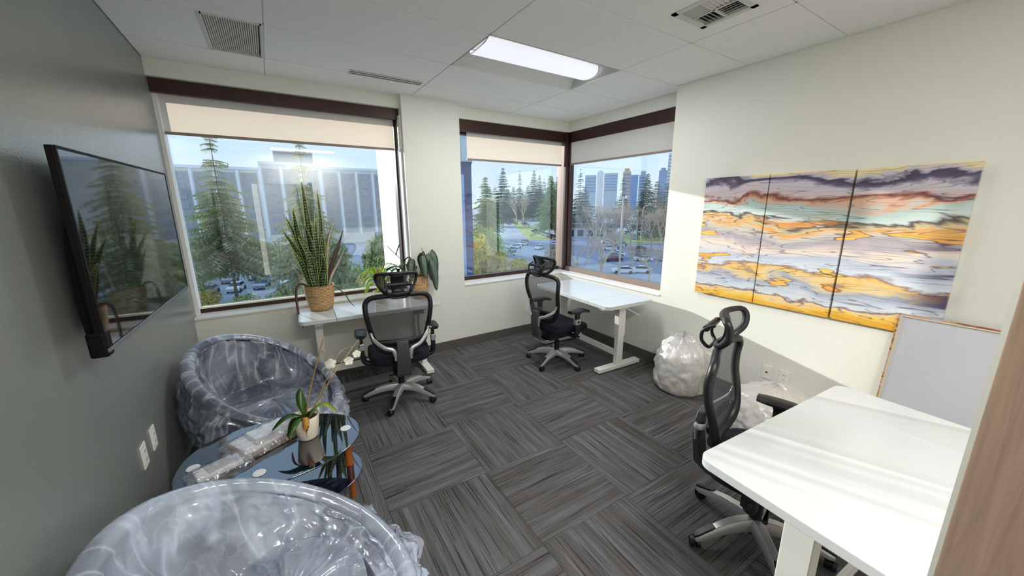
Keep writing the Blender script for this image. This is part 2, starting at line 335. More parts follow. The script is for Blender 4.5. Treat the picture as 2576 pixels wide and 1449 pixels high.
def m_art():
    """abstract poured-ink seascape shared by all the canvases (world metres: y across, z up)"""
    nt = NT('abstract_ink_painting'); b = nt.n('BsdfPrincipled')
    t = nt.n('TexCoord'); geo = nt.n('NewGeometry')
    mp = nt.n('Mapping'); mp.inputs['Scale'].default_value = (0.2, 1.0, 2.6); nt.l(geo.outputs['Position'], mp.inputs[0])
    warp = noise(nt, mp.outputs[0], 1.7, 5, 0.55, 0.6)
    sep = nt.n('SeparateXYZ'); nt.l(geo.outputs['Position'], sep.inputs[0])
    h = nt.n('MapRange'); h.inputs['From Min'].default_value = 0.878; h.inputs['From Max'].default_value = 1.900; nt.l(sep.outputs['Z'], h.inputs['Value'])
    # the strata rise a little towards the right-hand side (smaller y)
    w1 = nt.n('Math', operation='MULTIPLY_ADD'); nt.l(warp.outputs['Fac'], w1.inputs[0]); w1.inputs[1].default_value = 0.36; w1.inputs[2].default_value = -0.18
    hh = nt.n('Math', operation='ADD'); nt.l(h.outputs[0], hh.inputs[0]); nt.l(w1.outputs[0], hh.inputs[1])
    c = lambda *a: srgb(*a)
    cr = ramp(nt, hh.outputs[0], [
        (0.00, c(226, 168, 60)), (0.045, c(240, 196, 92)), (0.085, c(232, 204, 160)), (0.10, c(120, 96, 104)), (0.115, c(216, 220, 224)),
        (0.17, c(196, 204, 216)), (0.215, c(168, 172, 190)), (0.245, c(232, 208, 160)), (0.262, c(236, 194, 110)), (0.275, c(160, 130, 126)),
        (0.295, c(222, 228, 236)), (0.37, c(190, 198, 216)), (0.42, c(226, 218, 220)), (0.455, c(238, 222, 206)), (0.50, c(206, 192, 194)),
        (0.545, c(180, 172, 182)), (0.60, c(214, 206, 196)), (0.630, c(226, 196, 160)), (0.648, c(236, 170, 96)), (0.668, c(222, 206, 166)), (0.69, c(84, 66, 72)),
        (0.705, c(214, 226, 220)), (0.77, c(186, 208, 204)), (0.80, c(220, 176, 150)), (0.825, c(128, 62, 44)), (0.85, c(216, 196, 196)), (0.90, c(204, 198, 210))])
    top = ramp(nt, hh.outputs[0], [(0.895, c(204, 198, 210)), (0.92, c(104, 96, 120)), (0.945, c(74, 68, 86)), (0.96, c(196, 190, 208)), (0.985, c(236, 214, 158)), (1.0, c(240, 226, 184))])
    gt = nt.n('Math', operation='GREATER_THAN'); nt.l(hh.outputs[0], gt.inputs[0]); gt.inputs[1].default_value = 0.897
    mxa = nt.n('Mix', data_type='RGBA'); nt.l(gt.outputs[0], mxa.inputs[0]); nt.l(cr.outputs[0], mxa.inputs[6]); nt.l(top.outputs[0], mxa.inputs[7])
    # orange and gold islands with a dark rim
    mp2 = nt.n('Mapping'); mp2.inputs['Scale'].default_value = (0.2, 1.5, 9.5); nt.l(geo.outputs['Position'], mp2.inputs[0])
    isl = noise(nt, mp2.outputs[0], 1.75, 2, 0.45, 0.2)
    im = ramp(nt, isl.outputs['Fac'], [(0.615, (0, 0, 0, 1)), (0.622, (1, 1, 1, 1))])
    rim = ramp(nt, isl.outputs['Fac'], [(0.600, (0, 0, 0, 1)), (0.612, (0.75, 0.75, 0.75, 1)), (0.622, (0.75, 0.75, 0.75, 1)), (0.632, (0, 0, 0, 1))])
    ic = ramp(nt, warp.outputs['Fac'], [(0.42, c(246, 208, 112)), (0.62, c(244, 168, 92))])
    low = ramp(nt, h.outputs[0], [(0.60, (1, 1, 1, 1)), (0.72, (0, 0, 0, 1))])
    mlow = nt.n('Math', operation='MULTIPLY'); nt.l(im.outputs[0], mlow.inputs[0]); nt.l(low.outputs[0], mlow.inputs[1])
    mrim = nt.n('Math', operation='MULTIPLY'); nt.l(rim.outputs[0], mrim.inputs[0]); nt.l(low.outputs[0], mrim.inputs[1])
    mxb = nt.n('Mix', data_type='RGBA'); nt.l(mlow.outputs[0], mxb.inputs[0]); nt.l(mxa.outputs[2], mxb.inputs[6]); nt.l(ic.outputs[0], mxb.inputs[7])
    mxc = nt.n('Mix', data_type='RGBA'); nt.l(mrim.outputs[0], mxc.inputs[0]); nt.l(mxb.outputs[2], mxc.inputs[6]); mxc.inputs[7].default_value = c(112, 74, 62)
    # thin ink lines
    mp3 = nt.n('Mapping'); mp3.inputs['Scale'].default_value = (0.2, 0.8, 9.0); nt.l(geo.outputs['Position'], mp3.inputs[0])
    ln = noise(nt, mp3.outputs[0], 1.5, 2, 0.45, 0.15)
    def lines(at, wdt):
        s = nt.n('Math', operation='SUBTRACT'); nt.l(ln.outputs['Fac'], s.inputs[0]); s.inputs[1].default_value = at
        a = nt.n('Math', operation='ABSOLUTE'); nt.l(s.outputs[0], a.inputs[0])
        return ramp(nt, a.outputs[0], [(0.0, (0.75, 0.75, 0.75, 1)), (wdt, (0, 0, 0, 1))])
    cur = mxc.outputs[2]
    for at, wdt in ((0.40, 0.008), (0.48, 0.006), (0.56, 0.008)):
        r = lines(at, wdt); m = nt.n('Mix', data_type='RGBA'); nt.l(r.outputs[0], m.inputs[0]); nt.l(cur, m.inputs[6]); m.inputs[7].default_value = c(88, 74, 96); cur = m.outputs[2]
    # violet pools gathering at the right-hand edge
    pr = nt.n('MapRange'); pr.inputs['From Min'].default_value = 0.62; pr.inputs['From Max'].default_value = 0.33; nt.l(sep.outputs['Y'], pr.inputs['Value'])
    pm = nt.n('Math', operation='MULTIPLY'); nt.l(pr.outputs[0], pm.inputs[0])
    pz = ramp(nt, ln.outputs['Fac'], [(0.52, (0, 0, 0, 1)), (0.58, (1, 1, 1, 1))]); nt.l(pz.outputs[0], pm.inputs[1]); pm.use_clamp = True
    pm2 = nt.n('Math', operation='MULTIPLY'); nt.l(pm.outputs[0], pm2.inputs[0]); lz = ramp(nt, h.outputs[0], [(0.5, (1, 1, 1, 1)), (0.62, (0, 0, 0, 1))]); nt.l(lz.outputs[0], pm2.inputs[1])
    mv = nt.n('Mix', data_type='RGBA'); nt.l(pm2.outputs[0], mv.inputs[0]); nt.l(cur, mv.inputs[6]); mv.inputs[7].default_value = c(70, 48, 92)
    nt.l(mv.outputs[2], b.inputs['Base Color']); b.inputs['Roughness'].default_value = 0.3; nt.surf(b.outputs[0]); return nt.m
M['art'] = m_art()

def m_lens(name, col, s):
    nt = NT(name); d = nt.n('BsdfDiffuse'); e = nt.n('Emission'); v = coords(nt); n = noise(nt, v, 4, 1)
    rr = ramp(nt, n.outputs['Fac'], [(0.3, tuple(c*0.98 for c in col[:3])+(1,)), (0.7, col)]); nt.l(rr.outputs[0], e.inputs['Color']); e.inputs['Strength'].default_value = s
    d.inputs['Color'].default_value = (0.8, 0.8, 0.82, 1)
    a = nt.n('AddShader'); nt.l(d.outputs[0], a.inputs[0]); nt.l(e.outputs[0], a.inputs[1]); nt.surf(a.outputs[0]); return nt.m
M['lens'] = m_lens('lamp_lens', (0.86, 0.88, 1.0, 1), 0.42)

# ------------------------------------------------------------------ mesh helpers
class MB:
    def __init__(s): s.v = []; s.f = []; s.uv = None
    def add(s, vs_, fs_):
        o = len(s.v); s.v += [tuple(p) for p in vs_]; s.f += [tuple(i+o for i in f) for f in fs_]; return s
    def box(s, x0, x1, y0, y1, z0, z1, mat=None):
        vs_ = [Vector((x, y, z)) for z in (z0, z1) for y in (y0, y1) for x in (x0, x1)]
        if mat is not None: vs_ = [mat @ p for p in vs_]
        return s.add(vs_, [(0,2,3,1), (4,5,7,6), (0,1,5,4), (2,6,7,3), (0,4,6,2), (1,3,7,5)])
    def ring_loft(s, rings, closed=True, cap0=True, cap1=True):
        n = len(rings[0]); vs_ = [p for r in rings for p in r]; fs_ = []
        for i in range(len(rings)-1):
            for j in range(n if closed else n-1):
                a = i*n+j; b = i*n+(j+1) % n
                fs_.append((a, b, b+n, a+n))
        if closed and cap0: fs_.append(tuple(reversed(range(n))))
        if closed and cap1: fs_.append(tuple(range((len(rings)-1)*n, len(rings)*n)))
        return s.add(vs_, fs_)
    def cyl(s, p0, p1, r0, r1=None, n=12):
        r1 = r0 if r1 is None else r1
        p0 = Vector(p0); p1 = Vector(p1); d = (p1-p0).normalized()
        a = d.orthogonal().normalized(); b = d.cross(a)
        ring = lambda p, r: [p + (a*math.cos(t)+b*math.sin(t))*r for t in [2*math.pi*k/n for k in range(n)]]
        return s.ring_loft([ring(p0, r0), ring(p1, r1)])
    def tube(s, path, r, n=8, closed=False, up=Vector((0, 0, 1)), flat=1.0):
        """swept tube; r number or list; flat squashes the section along the local up"""
        P = [Vector(p) for p in path]; m = len(P); rings = []
        for i in range(m):
            if closed: t = P[(i+1) % m]-P[i-1]
            else: t = P[min(i+1, m-1)]-P[max(i-1, 0)]
            t = t.normalized() if t.length > 1e-9 else Vector((0, 0, 1))
            u = up - t*up.dot(t)
            if u.length < 1e-3: u = t.orthogonal()
            u.normalize(); w = t.cross(u); rr = r[i] if isinstance(r, (list, tuple)) else r
            rings.append([P[i] + (w*math.cos(a) + u*math.sin(a)*flat)*rr for a in [2*math.pi*k/n for k in range(n)]])
        if closed:
            rings.append(rings[0]); return s.ring_loft(rings, True, False, False)
        return s.ring_loft(rings)
    def lathe(s, prof, c=(0, 0, 0), n=24, cap0=True, cap1=True):
        c = Vector(c)
        return s.ring_loft([[c+Vector((r*math.cos(a), r*math.sin(a), z)) for a in [2*math.pi*k/n for k in range(n)]] for r, z in prof], True, cap0, cap1)
    def grid(s, fn, nu, nv):
        vs_ = [fn(i/(nu-1), j/(nv-1)) for i in range(nu) for j in range(nv)]
        if not s.v: s.uv = [(i/(nu-1), j/(nv-1)) for i in range(nu) for j in range(nv)]
        return s.add(vs_, [(i*nv+j, (i+1)*nv+j, (i+1)*nv+j+1, i*nv+j+1) for i in range(nu-1) for j in range(nv-1)])
    def rrect(s, x0, x1, y0, y1, z0, z1, r, n=6):
        pts = []
        for cx, cy, a0 in ((x1-r, y1-r, 0), (x0+r, y1-r, 90), (x0+r, y0+r, 180), (x1-r, y0+r, 270)):
            pts += [(cx+r*math.cos(R(a0+90*k/n)), cy+r*math.sin(R(a0+90*k/n))) for k in range(n+1)]
        return s.ring_loft([[Vector((x, y, z)) for x, y in pts] for z in (z0, z1)])
    def xf(s, m): s.v = [tuple(m @ Vector(p)) for p in s.v]; return s
    def build(s, name, mat, parent=None, smooth=None, bevel=0.0, solid=0.0, sub=0):
        me = bpy.data.meshes.new(name); me.from_pydata(s.v, [], s.f); me.update()
        if s.uv and len(s.uv) == len(s.v):
            ul = me.uv_layers.new(name='uv').data
            for lp in me.loops: ul[lp.index].uv = s.uv[lp.vertex_index]
        if smooth:
            for p in me.polygons: p.use_smooth = True
            if smooth < 179: me.set_sharp_from_angle(angle=R(smooth))
        me.materials.append(M[mat] if isinstance(mat, str) else mat)
        o = bpy.data.objects.new(name, me); COL.objects.link(o)
        if parent: o.parent = parent
        if solid:
            md = o.modifiers.new('solid', 'SOLIDIFY'); md.thickness = solid; md.offset = 0
        if bevel:
            md = o.modifiers.new('bevel', 'BEVEL'); md.width = bevel; md.segments = 2; md.limit_method = 'ANGLE'; md.angle_limit = R(40)
        if sub:
            md = o.modifiers.new('sub', 'SUBSURF'); md.levels = sub; md.render_levels = sub
        return o

def spline(pts, per=6, closed=False):
    P = [Vector(p) for p in pts]; n = len(P); out = []
    for i in range(n if closed else n-1):
        p0 = P[(i-1) % n] if closed else P[max(i-1, 0)]; p1 = P[i]; p2 = P[(i+1) % n]; p3 = P[(i+2) % n] if closed else P[min(i+2, n-1)]
        for k in range(per):
            t = k/per
            out.append(0.5*((2*p1)+(p2-p0)*t+(2*p0-5*p1+4*p2-p3)*t*t+(3*p1-p0-3*p2+p3)*t**3))
    if not closed: out.append(P[-1])
    return out

def tag(o, label, cat=None, group=None, kind=None):
    o['label'] = label
    if cat: o['category'] = cat
    if group: o['group'] = group
    if kind: o['kind'] = kind
    return o
def struct(o, label=None):
    o['kind'] = 'structure'
    if label: o['label'] = label
    return o
def thing(name, label, cat, loc=(0, 0, 0), rotz=0.0, group=None):
    o = bpy.data.objects.new(name, None); COL.objects.link(o); o.location = loc; o.rotation_euler = (0, 0, rotz)
    o.empty_display_size = 0.1
    return tag(o, label, cat, group)
def copy_tree(o, parent=None):
    c = o.copy(); COL.objects.link(c); c.parent = parent
    for ch in list(o.children): copy_tree(ch, c)
    return c

# ------------------------------------------------------------------ room shell
W = 3.955; HC = 2.742; YB = -0.95; YP = 3.866; YL = 3.91; XW2 = 4.118; YH = 3.967; SILL = 0.762
GY = 4.13; GX = 4.19                                   # glass planes
struct(MB().box(-0.12, 0, YB-0.12, 4.20, 0, HC+0.12).build('wall_left', 'dark_paint'), 'dark green grey accent wall carrying the television')
wb_ = MB()
wb_.box(0, 1.86, YL, 4.20, 0, SILL-0.02)                # below the wide window
wb_.box(0, 1.86, 3.93, 4.20, 2.625, HC+0.12)            # header
wb_.box(1.86, 2.48, YP, 4.20, 0, HC+0.12)               # pier between the windows
wb_.box(2.48, 4.30, YP, 4.20, 0, SILL-0.02)
wb_.box(2.48, 4.30, YH, 4.20, 2.615, HC+0.12)
struct(wb_.build('wall_back', 'paint'), 'cream window wall with a pier between two windows')
wr_ = MB()
wr_.box(W, 4.30, YB-0.12, 2.28, 0, HC+0.12)
wr_.box(W, 4.30, 2.28, YP, 0, SILL-0.02)
wr_.box(XW2, 4.30, 2.28, YH, 2.615, HC+0.12)
struct(wr_.build('wall_right', 'paint'), 'cream wall where the three painted canvases hang')
wf_ = MB()
wf_.box(0, 0.40, YB-0.12, YB, 0, HC+0.12); wf_.box(1.40, W, YB-0.12, YB, 0, HC+0.12); wf_.box(0.40, 1.40, YB-0.12, YB, 2.12, HC+0.12)
struct(wf_.build('wall_front', 'paint'), 'cream wall with the doorway behind the viewer')
# corridor stub beyond the doorway
cr_ = MB(); cr_.box(-0.6, 2.4, -2.72, -2.6, 0, HC); cr_.box(-0.72, -0.6, -2.72, YB-0.12, 0, HC); cr_.box(2.4, 2.52, -2.72, YB-0.12, 0, HC)
struct(cr_.build('wall_corridor', 'paint'), 'cream corridor wall beyond the doorway')
struct(MB().box(-0.6, 2.4, -2.6, YB-0.12, HC+0.085, HC+0.16).build('ceiling_corridor', 'ceil'))
struct(MB().box(-0.72, 2.52, -2.72, YB-0.12, -0.06, -0.003).build('floor_corridor', 'gap'))

# floor: subfloor + carpet tiles
floor = struct(MB().box(-0.05, 4.1, YB-0.12, 4.0, -0.08, -0.006).build('floor', 'gap'), 'floor of striped grey carpet tiles laid in alternating directions')
TS = 0.6108; ang = R(-0.8146); ca, sa = math.cos(ang), math.sin(ang); TX, TY = 1.6223, 2.403
tile_cache = {}
for i in range(-4, 6):
    for j in range(-7, 4):
        # tile spans [i,i+1]x[j,j+1] in the laid grid; clip to the room
        poly = [(TX+ca*u*TS-sa*v*TS, TY+sa*u*TS+ca*v*TS) for u, v in ((i, j), (i+1, j), (i+1, j+1), (i, j+1))]
        cx = sum(p[0] for p in poly)/4; cy = sum(p[1] for p in poly)/4
        def clip(poly, ax, val, keep_less):
            out = []
            for k in range(len(poly)):
                a, b = poly[k], poly[(k+1) % len(poly)]
                ia = (a[ax] <= val) if keep_less else (a[ax] >= val); ib = (b[ax] <= val) if keep_less else (b[ax] >= val)
                if ia: out.append(a)
                if ia != ib:
                    t = (val-a[ax])/(b[ax]-a[ax]); out.append((a[0]+t*(b[0]-a[0]), a[1]+t*(b[1]-a[1])))
            return out
        g = 0.0008
        poly = [(cx+(x-cx)*(1-g*2/TS), cy+(y-cy)*(1-g*2/TS)) for x, y in poly]
        for ax, val, kl in ((0, 0.001, False), (0, W-0.001, True), (1, YB, False), (1, YL-0.002, True)):
            poly = clip(poly, ax, val, kl)
            if len(poly) < 3: break
        if len(poly) < 3: continue
        if max(p[0] for p in poly)-min(p[0] for p in poly) < 0.02 or max(p[1] for p in poly)-min(p[1] for p in poly) < 0.02: continue
        turn = ang + (0 if (i+j) % 2 == 0 else math.pi/2)
        inv = Matrix.Rotation(-turn, 4, 'Z')
        top = random.uniform(-0.0006, 0.0)
        loc = [inv @ Vector((x-cx, y-cy, 0)) for x, y in poly]
        mb = MB().ring_loft([[p+Vector((0, 0, -0.006)) for p in loc], [p+Vector((0, 0, top)) for p in loc]])
        o = mb.build('carpet_tile', 'carpet', floor); o.location = (cx, cy, 0); o.rotation_euler = (0, 0, turn)

# baseboards
bb = MB(); bb.box(1.0, W, YP-0.012, YP, 0, 0.105)
struct(bb.build('baseboard_back', 'black_base'))
struct(MB().box(0.0, 1.86, YL-0.012, YL, 0, 0.105).build('baseboard_window', 'black_base'))
struct(MB().box(W-0.012, W, YB, YP, 0, 0.105).build('baseboard_right', 'black_base'))
struct(MB().box(0, 0.012, YB, YL, 0, 0.105).build('baseboard_left', 'black_base'))

# ceiling: grid backing + tiles
ceiling = struct(MB().box(-0.05, 4.2, YB-0.12, 4.1, HC+0.085, HC+0.16).build('ceiling', 'gap'), 'suspended ceiling of white tiles in a narrow grid')
GXL = [0.0, 0.7503, 0.7503+1.2192, 0.7503+2.4384, 4.118]
GYL = [3.967, 3.5, 3.5-0.6096, 3.5-2*0.6096, 3.5-3*0.6096, 3.5-4*0.6096, 3.5-5*0.6096, 3.5-6*0.6096, 3.5-7*0.6096, YB]
tb = MB()
for x in GXL[1:4]: tb.box(x-0.012, x+0.012, YB, YH, HC+0.005, HC+0.03)
for y in GYL[1:-1]: tb.box(0, XW2 if y > 2.3 else W, y-0.012, y+0.012, HC+0.005, HC+0.03)
tb.build('tee_grid', 'grid', ceiling)
for i in range(4):
    for j in range(len(GYL)-1):
        x0, x1 = GXL[i], GXL[i+1]; y1, y0 = GYL[j], GYL[j+1]
        if i == 3 and y1 <= 2.29: x1 = W
        if (i == 2 and j == 2) or (i == 1 and j == 7): continue       # the seen light fixture and the added one
        gp = 0.004
        zz = HC + random.uniform(0.0, 0.0015)
        rects = [(x0+gp, x1-gp, y0+gp, y1-gp)]
        if i == 0 and j == 1: rects = [(x0+gp, 0.445, y0+gp, y1-gp)]
        if i == 2 and j == 4: rects = [(x0+gp, 2.73, y0+gp, y1-gp), (3.05, x1-gp, y0+gp, y1-gp), (2.73, 3.05, y0+gp, 1.19), (2.73, 3.05, 1.51, y1-gp)]
        for r_ in rects:
            MB().box(*r_, zz, HC+0.02).build('ceiling_tile', 'ceil', ceiling)

# return-air grille
g = thing('return_grille', 'taupe slatted return air grille in the ceiling near the dark wall', 'air vent', (0.6, 3.19, HC))
fr = MB(); x0, x1, y0, y1 = -0.15, 0.14, -0.295, 0.305
fr.box(x0-0.012, x0+0.008, y0-0.01, y1, -0.003, 0.02); fr.box(x1-0.008, x1+0.012, y0-0.01, y1, -0.003, 0.02); fr.box(x0, x1, y0-0.01, y0+0.01, -0.003, 0.02); fr.box(x0, x1, y1-0.012, y1, -0.003, 0.02)
fr.build('frame', 'grid', g)
MB().box(x0, x1, y0, y1, 0.025, 0.03).build('backing', 'grey_plastic', g)
sl = MB(); k = 0
while x0+0.014+k*0.0115 < x1-0.012:
    sl.box(x0+0.012+k*0.0115, x0+0.0200+k*0.0115, y0+0.008, y1-0.01, 0.004, 0.02); k += 1
M['taupe'] = simple('taupe_slats', srgb(206, 196, 186), 0.6, var=0.05)
tag(sl.build('slats', 'taupe', g), 'narrow taupe slats', kind='stuff')

# square supply diffuser with louvres in four directions
g = thing('supply_diffuser', 'small white square ceiling diffuser with dark louvre gaps', 'air vent', (2.885, 1.345, HC))
MB().box(-0.155, 0.155, -0.155, 0.155, 0.022, 0.026).build('backing', 'gap', g)
f_ = MB()
for a in range(4): f_.box(-0.16, 0.16, 0.128, 0.16, -0.004, 0.022, Matrix.Rotation(a*math.pi/2, 4, 'Z'))
f_.box(-0.006, 0.006, -0.13, 0.13, -0.002, 0.02); f_.box(-0.13, 0.13, -0.006, 0.006, -0.002, 0.02)
f_.build('frame', 'grid', g)
for a in range(4):
    for k in range(5):
        m = Matrix.Rotation(a*math.pi/2, 4, 'Z') @ Matrix.Translation((0.067, 0.018+0.024*k, 0.008)) @ Matrix.Rotation(R(35), 4, 'X')
        MB().box(-0.06, 0.06, -0.011, 0.011, -0.001, 0.001, m).build('louvre', 'grid', g)

# linear slot diffuser
g = thing('slot_diffuser', 'thin white linear slot diffuser in the ceiling above the wide window', 'air vent', (1.63, 3.46, HC))
MB().box(-0.30, 0.30, -0.05, 0.05, -0.004, 0.0).build('plate', 'grid', g)
for dy in (-0.022, 0.022): MB().box(-0.295, 0.295, dy-0.006, dy+0.006, -0.0052, -0.004).build('slot', 'gap', g)

# ceiling lights (recessed troffers with a curved lens)
def troffer(cx, cy, lx, ly, label, power):
    t = thing('ceiling_light', label, 'ceiling light', (cx, cy, HC), 0, 'recessed ceiling lights')
    hx, hy = lx/2-0.004, ly/2-0.004
    # pan, sloping up from the grid to a flat top
    p = MB(); lo = [Vector((sx_*hx, sy_*hy, 0.0)) for sx_, sy_ in ((-1, -1), (1, -1), (1, 1), (-1, 1))]
    hi = [Vector((sx_*(hx-0.02), sy_*(hy-0.1), 0.075)) for sx_, sy_ in ((-1, -1), (1, -1), (1, 1), (-1, 1))]
    p.ring_loft([lo, hi], True, False, True); p.build('pan', 'grid', t, solid=0.002)
    # lens: shallow arch hung below the pan top, with S-shaped ends
    def lens(u, v):
        a = math.pi*v; s_ = 1-0.0*abs(u-0.5)
        ln = (hx-0.045) - 0.035*(1-math.sin(a))
        return Vector(((2*u-1)*ln, -0.135*math.cos(a), 0.066-0.058*math.sin(a)**0.8))
    MB().grid(lens, 12, 17).build('lens', 'lens', t, smooth=180)
    for sx_ in (-1, 1):
        MB().ring_loft([[Vector((sx_*(hx-0.045-0.035*(1-math.sin(math.pi*v/16))+d), -0.138*math.cos(math.pi*v/16), 0.070-0.060*math.sin(math.pi*v/16)**0.8)) for v in range(17)] for d in (-0.004*sx_, 0.004*sx_)], False).build('lens_end', 'grid', t, smooth=60, solid=0.003)
    ld = bpy.data.lights.new('lamp', 'AREA'); ld.shape = 'RECTANGLE'; ld.size = 2*hx-0.1; ld.size_y = 0.26; ld.energy = power; ld.color = (1.0, 0.985, 0.96)
    lo_ = bpy.data.objects.new('lamp', ld); COL.objects.link(lo_); lo_.parent = t; lo_.location = (0, 0, 0.004)
    return t
troffer(1.9695+0.6096, 3.5-1.5*0.6096, 1.2192, 0.6096, 'lit ceiling light with curved lens in the middle of the ceiling', LAMP_POWER*0.82)
troffer(0.7503+0.6096, 3.5-6.5*0.6096, 1.2192, 0.6096, 'added fill light with curved lens near the doorway, out of view', LAMP_POWER*1.75)  # unseen fixture, added to brighten the walls from behind the camera
troffer(0.9, -1.8, 1.2192, 0.6096, 'added fill light in the corridor, out of view', LAMP_POWER*1.0)  # unseen fixture, added to brighten the door and near foreground

# ------------------------------------------------------------------ windows
struct(MB().box(0.0, 1.86, YL-0.012, 4.10, SILL-0.02, SILL).build('trim_1', 'sill', bevel=0.004), 'white sill under the wide window')
s2 = MB(); s2.box(2.48, 4.09, YP-0.008, 4.10, SILL-0.02, SILL)
struct(s2.build('trim_2', 'sill', bevel=0.004), 'white sill under the corner window')
struct(MB().box(W-0.008, 4.12, 2.28, YP-0.01, SILL-0.02, SILL).build('trim_3', 'sill', bevel=0.004), 'white sill under the right corner window')

def empty_struct(name, label):
    o = bpy.data.objects.new(name, None); COL.objects.link(o); o['kind'] = 'structure'; o['label'] = label; return o
# window 1: wide window
w1 = empty_struct('window_1', 'wide dark framed window above the glass table side of the room')
f = MB(); f.box(0.012, 1.845, 4.085, 4.16, SILL, SILL+0.038); f.build('bottom_rail', 'bronze', w1)
f = MB(); f.box(0.012, 1.845, 4.08, 4.12, SILL+0.038, SILL+0.052); f.build('lit_rail_top', 'sill', w1)  # white strip painting in the light on the rail top
f = MB(); f.box(0.0, 0.026, 4.02, 4.16, SILL, 2.62); f.build('side_rail', 'ext_white', w1)  # rail coloured white for the sunlight falling on it
f = MB(); f.box(1.825, 1.845, 4.06, 4.16, SILL, 2.62); f.build('side_rail', 'bronze', w1)
f = MB(); f.box(0.0, 1.86, 3.975, 4.02, 2.525, 2.64); f.box(0, 1.86, 4.10, 4.19, 2.5, 2.64); f.build('head_rail', 'bronze', w1)
f = MB(); f.box(1.845, 1.862, 3.93, 4.06, SILL, 2.24); f.build('jamb_lining', 'ext_white', w1)
f = MB(); f.box(0.026, 1.825, GY-0.002, GY+0.002, SILL+0.045, 2.52); f.build('pane', 'glass', w1)
# window 2: corner window, left leaf
w2 = empty_struct('window_2', 'left leaf of the corner window beside the pier')
MB().box(2.48, 4.085, 4.085, 4.16, SILL, SILL+0.045).build('bottom_rail', 'bronze', w2)
f = MB(); f.box(2.48, 4.118, 4.00, 4.03, 2.49, 2.63); f.box(2.48, 4.085, 4.10, 4.19, 2.48, 2.63); f.build('head_rail', 'bronze', w2)
MB().box(2.482, 2.497, 4.09, 4.16, SILL, 2.62).build('side_rail', 'bronze', w2)
MB().box(2.497, 4.07, GY-0.002, GY+0.002, SILL+0.045, 2.49).build('pane', 'glass', w2)
# corner post
cp = MB(); cp.box(4.088, 4.15, 3.972, 4.012, SILL, 2.62)
struct(cp.build('trim_4', 'bronze', bevel=0.004), 'dark bronze corner post between the two corner windows')
struct(MB().box(4.092, 4.15, 4.012, 4.15, SILL, 2.62).build('trim_5', 'bronze_light'), 'side of the corner post with sunlight painted into its colour')  # sunlight on this bronze face is put into the paler colour
cp = MB(); cp.box(4.15, 4.24, 3.978, 4.05, SILL, 2.62)
struct(cp.build('trim_6', 'grey_plastic'), 'shaded side of the corner post, shade painted in as grey')  # shade on this bronze face is put into the grey colour
# window 3: corner window, right leaf
w3 = empty_struct('window_3', 'right leaf of the corner window facing the car park')
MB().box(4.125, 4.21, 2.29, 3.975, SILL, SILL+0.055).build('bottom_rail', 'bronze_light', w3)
f = MB(); f.box(4.14, 4.17, 2.28, 3.972, 2.485, 2.63); f.box(4.17, 4.27, 2.28, 3.972, 2.48, 2.63); f.build('head_rail', 'bronze', w3)
MB().box(4.14, 4.21, 3.955, 3.978, SILL, 2.62).build('side_rail', 'bronze', w3)
MB().box(4.17, 4.21, 2.28, 2.30, SILL, 2.62).build('side_rail', 'bronze', w3)
MB().box(GX-0.002, GX+0.002, 2.30, 3.955, SILL+0.055, 2.49).build('pane', 'glass', w3)
# roller blinds
def blind(name, label, x0, x1, y0, y1, z0, z1, axis):
    t = thing(name, label, 'window blind', ((x0+x1)/2, (y0+y1)/2, z0), 0, 'roller blinds')
    c = Vector(t.location)
    b = MB()
    if axis == 'x':
        b.grid(lambda u, v: Vector((x0-c.x+(x1-x0)*u, 0, 0.012+(z1-z0-0.012)*v)), 2, 2); b.build('fabric', 'blind', t)
        MB().box(x0-c.x, x1-c.x, -0.006, 0.006, -0.008, 0.014).build('hem_bar', 'blind_bar', t)
        MB().cyl((x0-c.x, 0.02, z1-z0), (x1-c.x, 0.02, z1-z0), 0.02, n=12).build('roller', 'blind', t)
    else:
        b.grid(lambda u, v: Vector((0, y0-c.y+(y1-y0)*u, 0.012+(z1-z0-0.012)*v)), 2, 2); b.build('fabric', 'blind', t)
        MB().box(-0.006, 0.006, y0-c.y, y1-c.y, -0.008, 0.014).build('hem_bar', 'blind_bar', t)
        MB().cyl((0.02, y0-c.y, z1-z0), (0.02, y1-c.y, z1-z0), 0.02, n=12).build('roller', 'blind', t)
    return t
blind('roller_blind', 'wide sunlit beige roller blind over the large window', 0.03, 1.818, 4.045, 4.045, 2.243, 2.55, 'x')
blind('roller_blind', 'narrower sunlit beige roller blind beside the corner post', 2.655, 4.075, 4.055, 4.055, 2.197, 2.53, 'x')
blind('roller_blind', 'shaded grey roller blind on the right corner window', 4.15, 4.15, 2.285, 3.94, 2.205, 2.53, 'y')
# blind chain guide on the pier
t = thing('blind_cord_guide', 'pale vertical blind cord guide on the pier edge', 'cord', (1.853, 3.95, 2.24))
MB().box(-0.008, 0.006, -0.04, 0.04, 0.0, 0.32).build('guide', 'sill', t)

# exterior reveal of the pier: the sunlit fin outside
struct(MB().box(1.846, 2.02, 4.21, 4.95, -12, 6).build('wall_outside_pier', 'ext_white'), 'sunlit outer pier of this building')
struct(MB().box(-1.5, 4.30, 4.205, 4.40, -3.0, 0.68).build('wall_outside_spandrel', 'ext_white'))

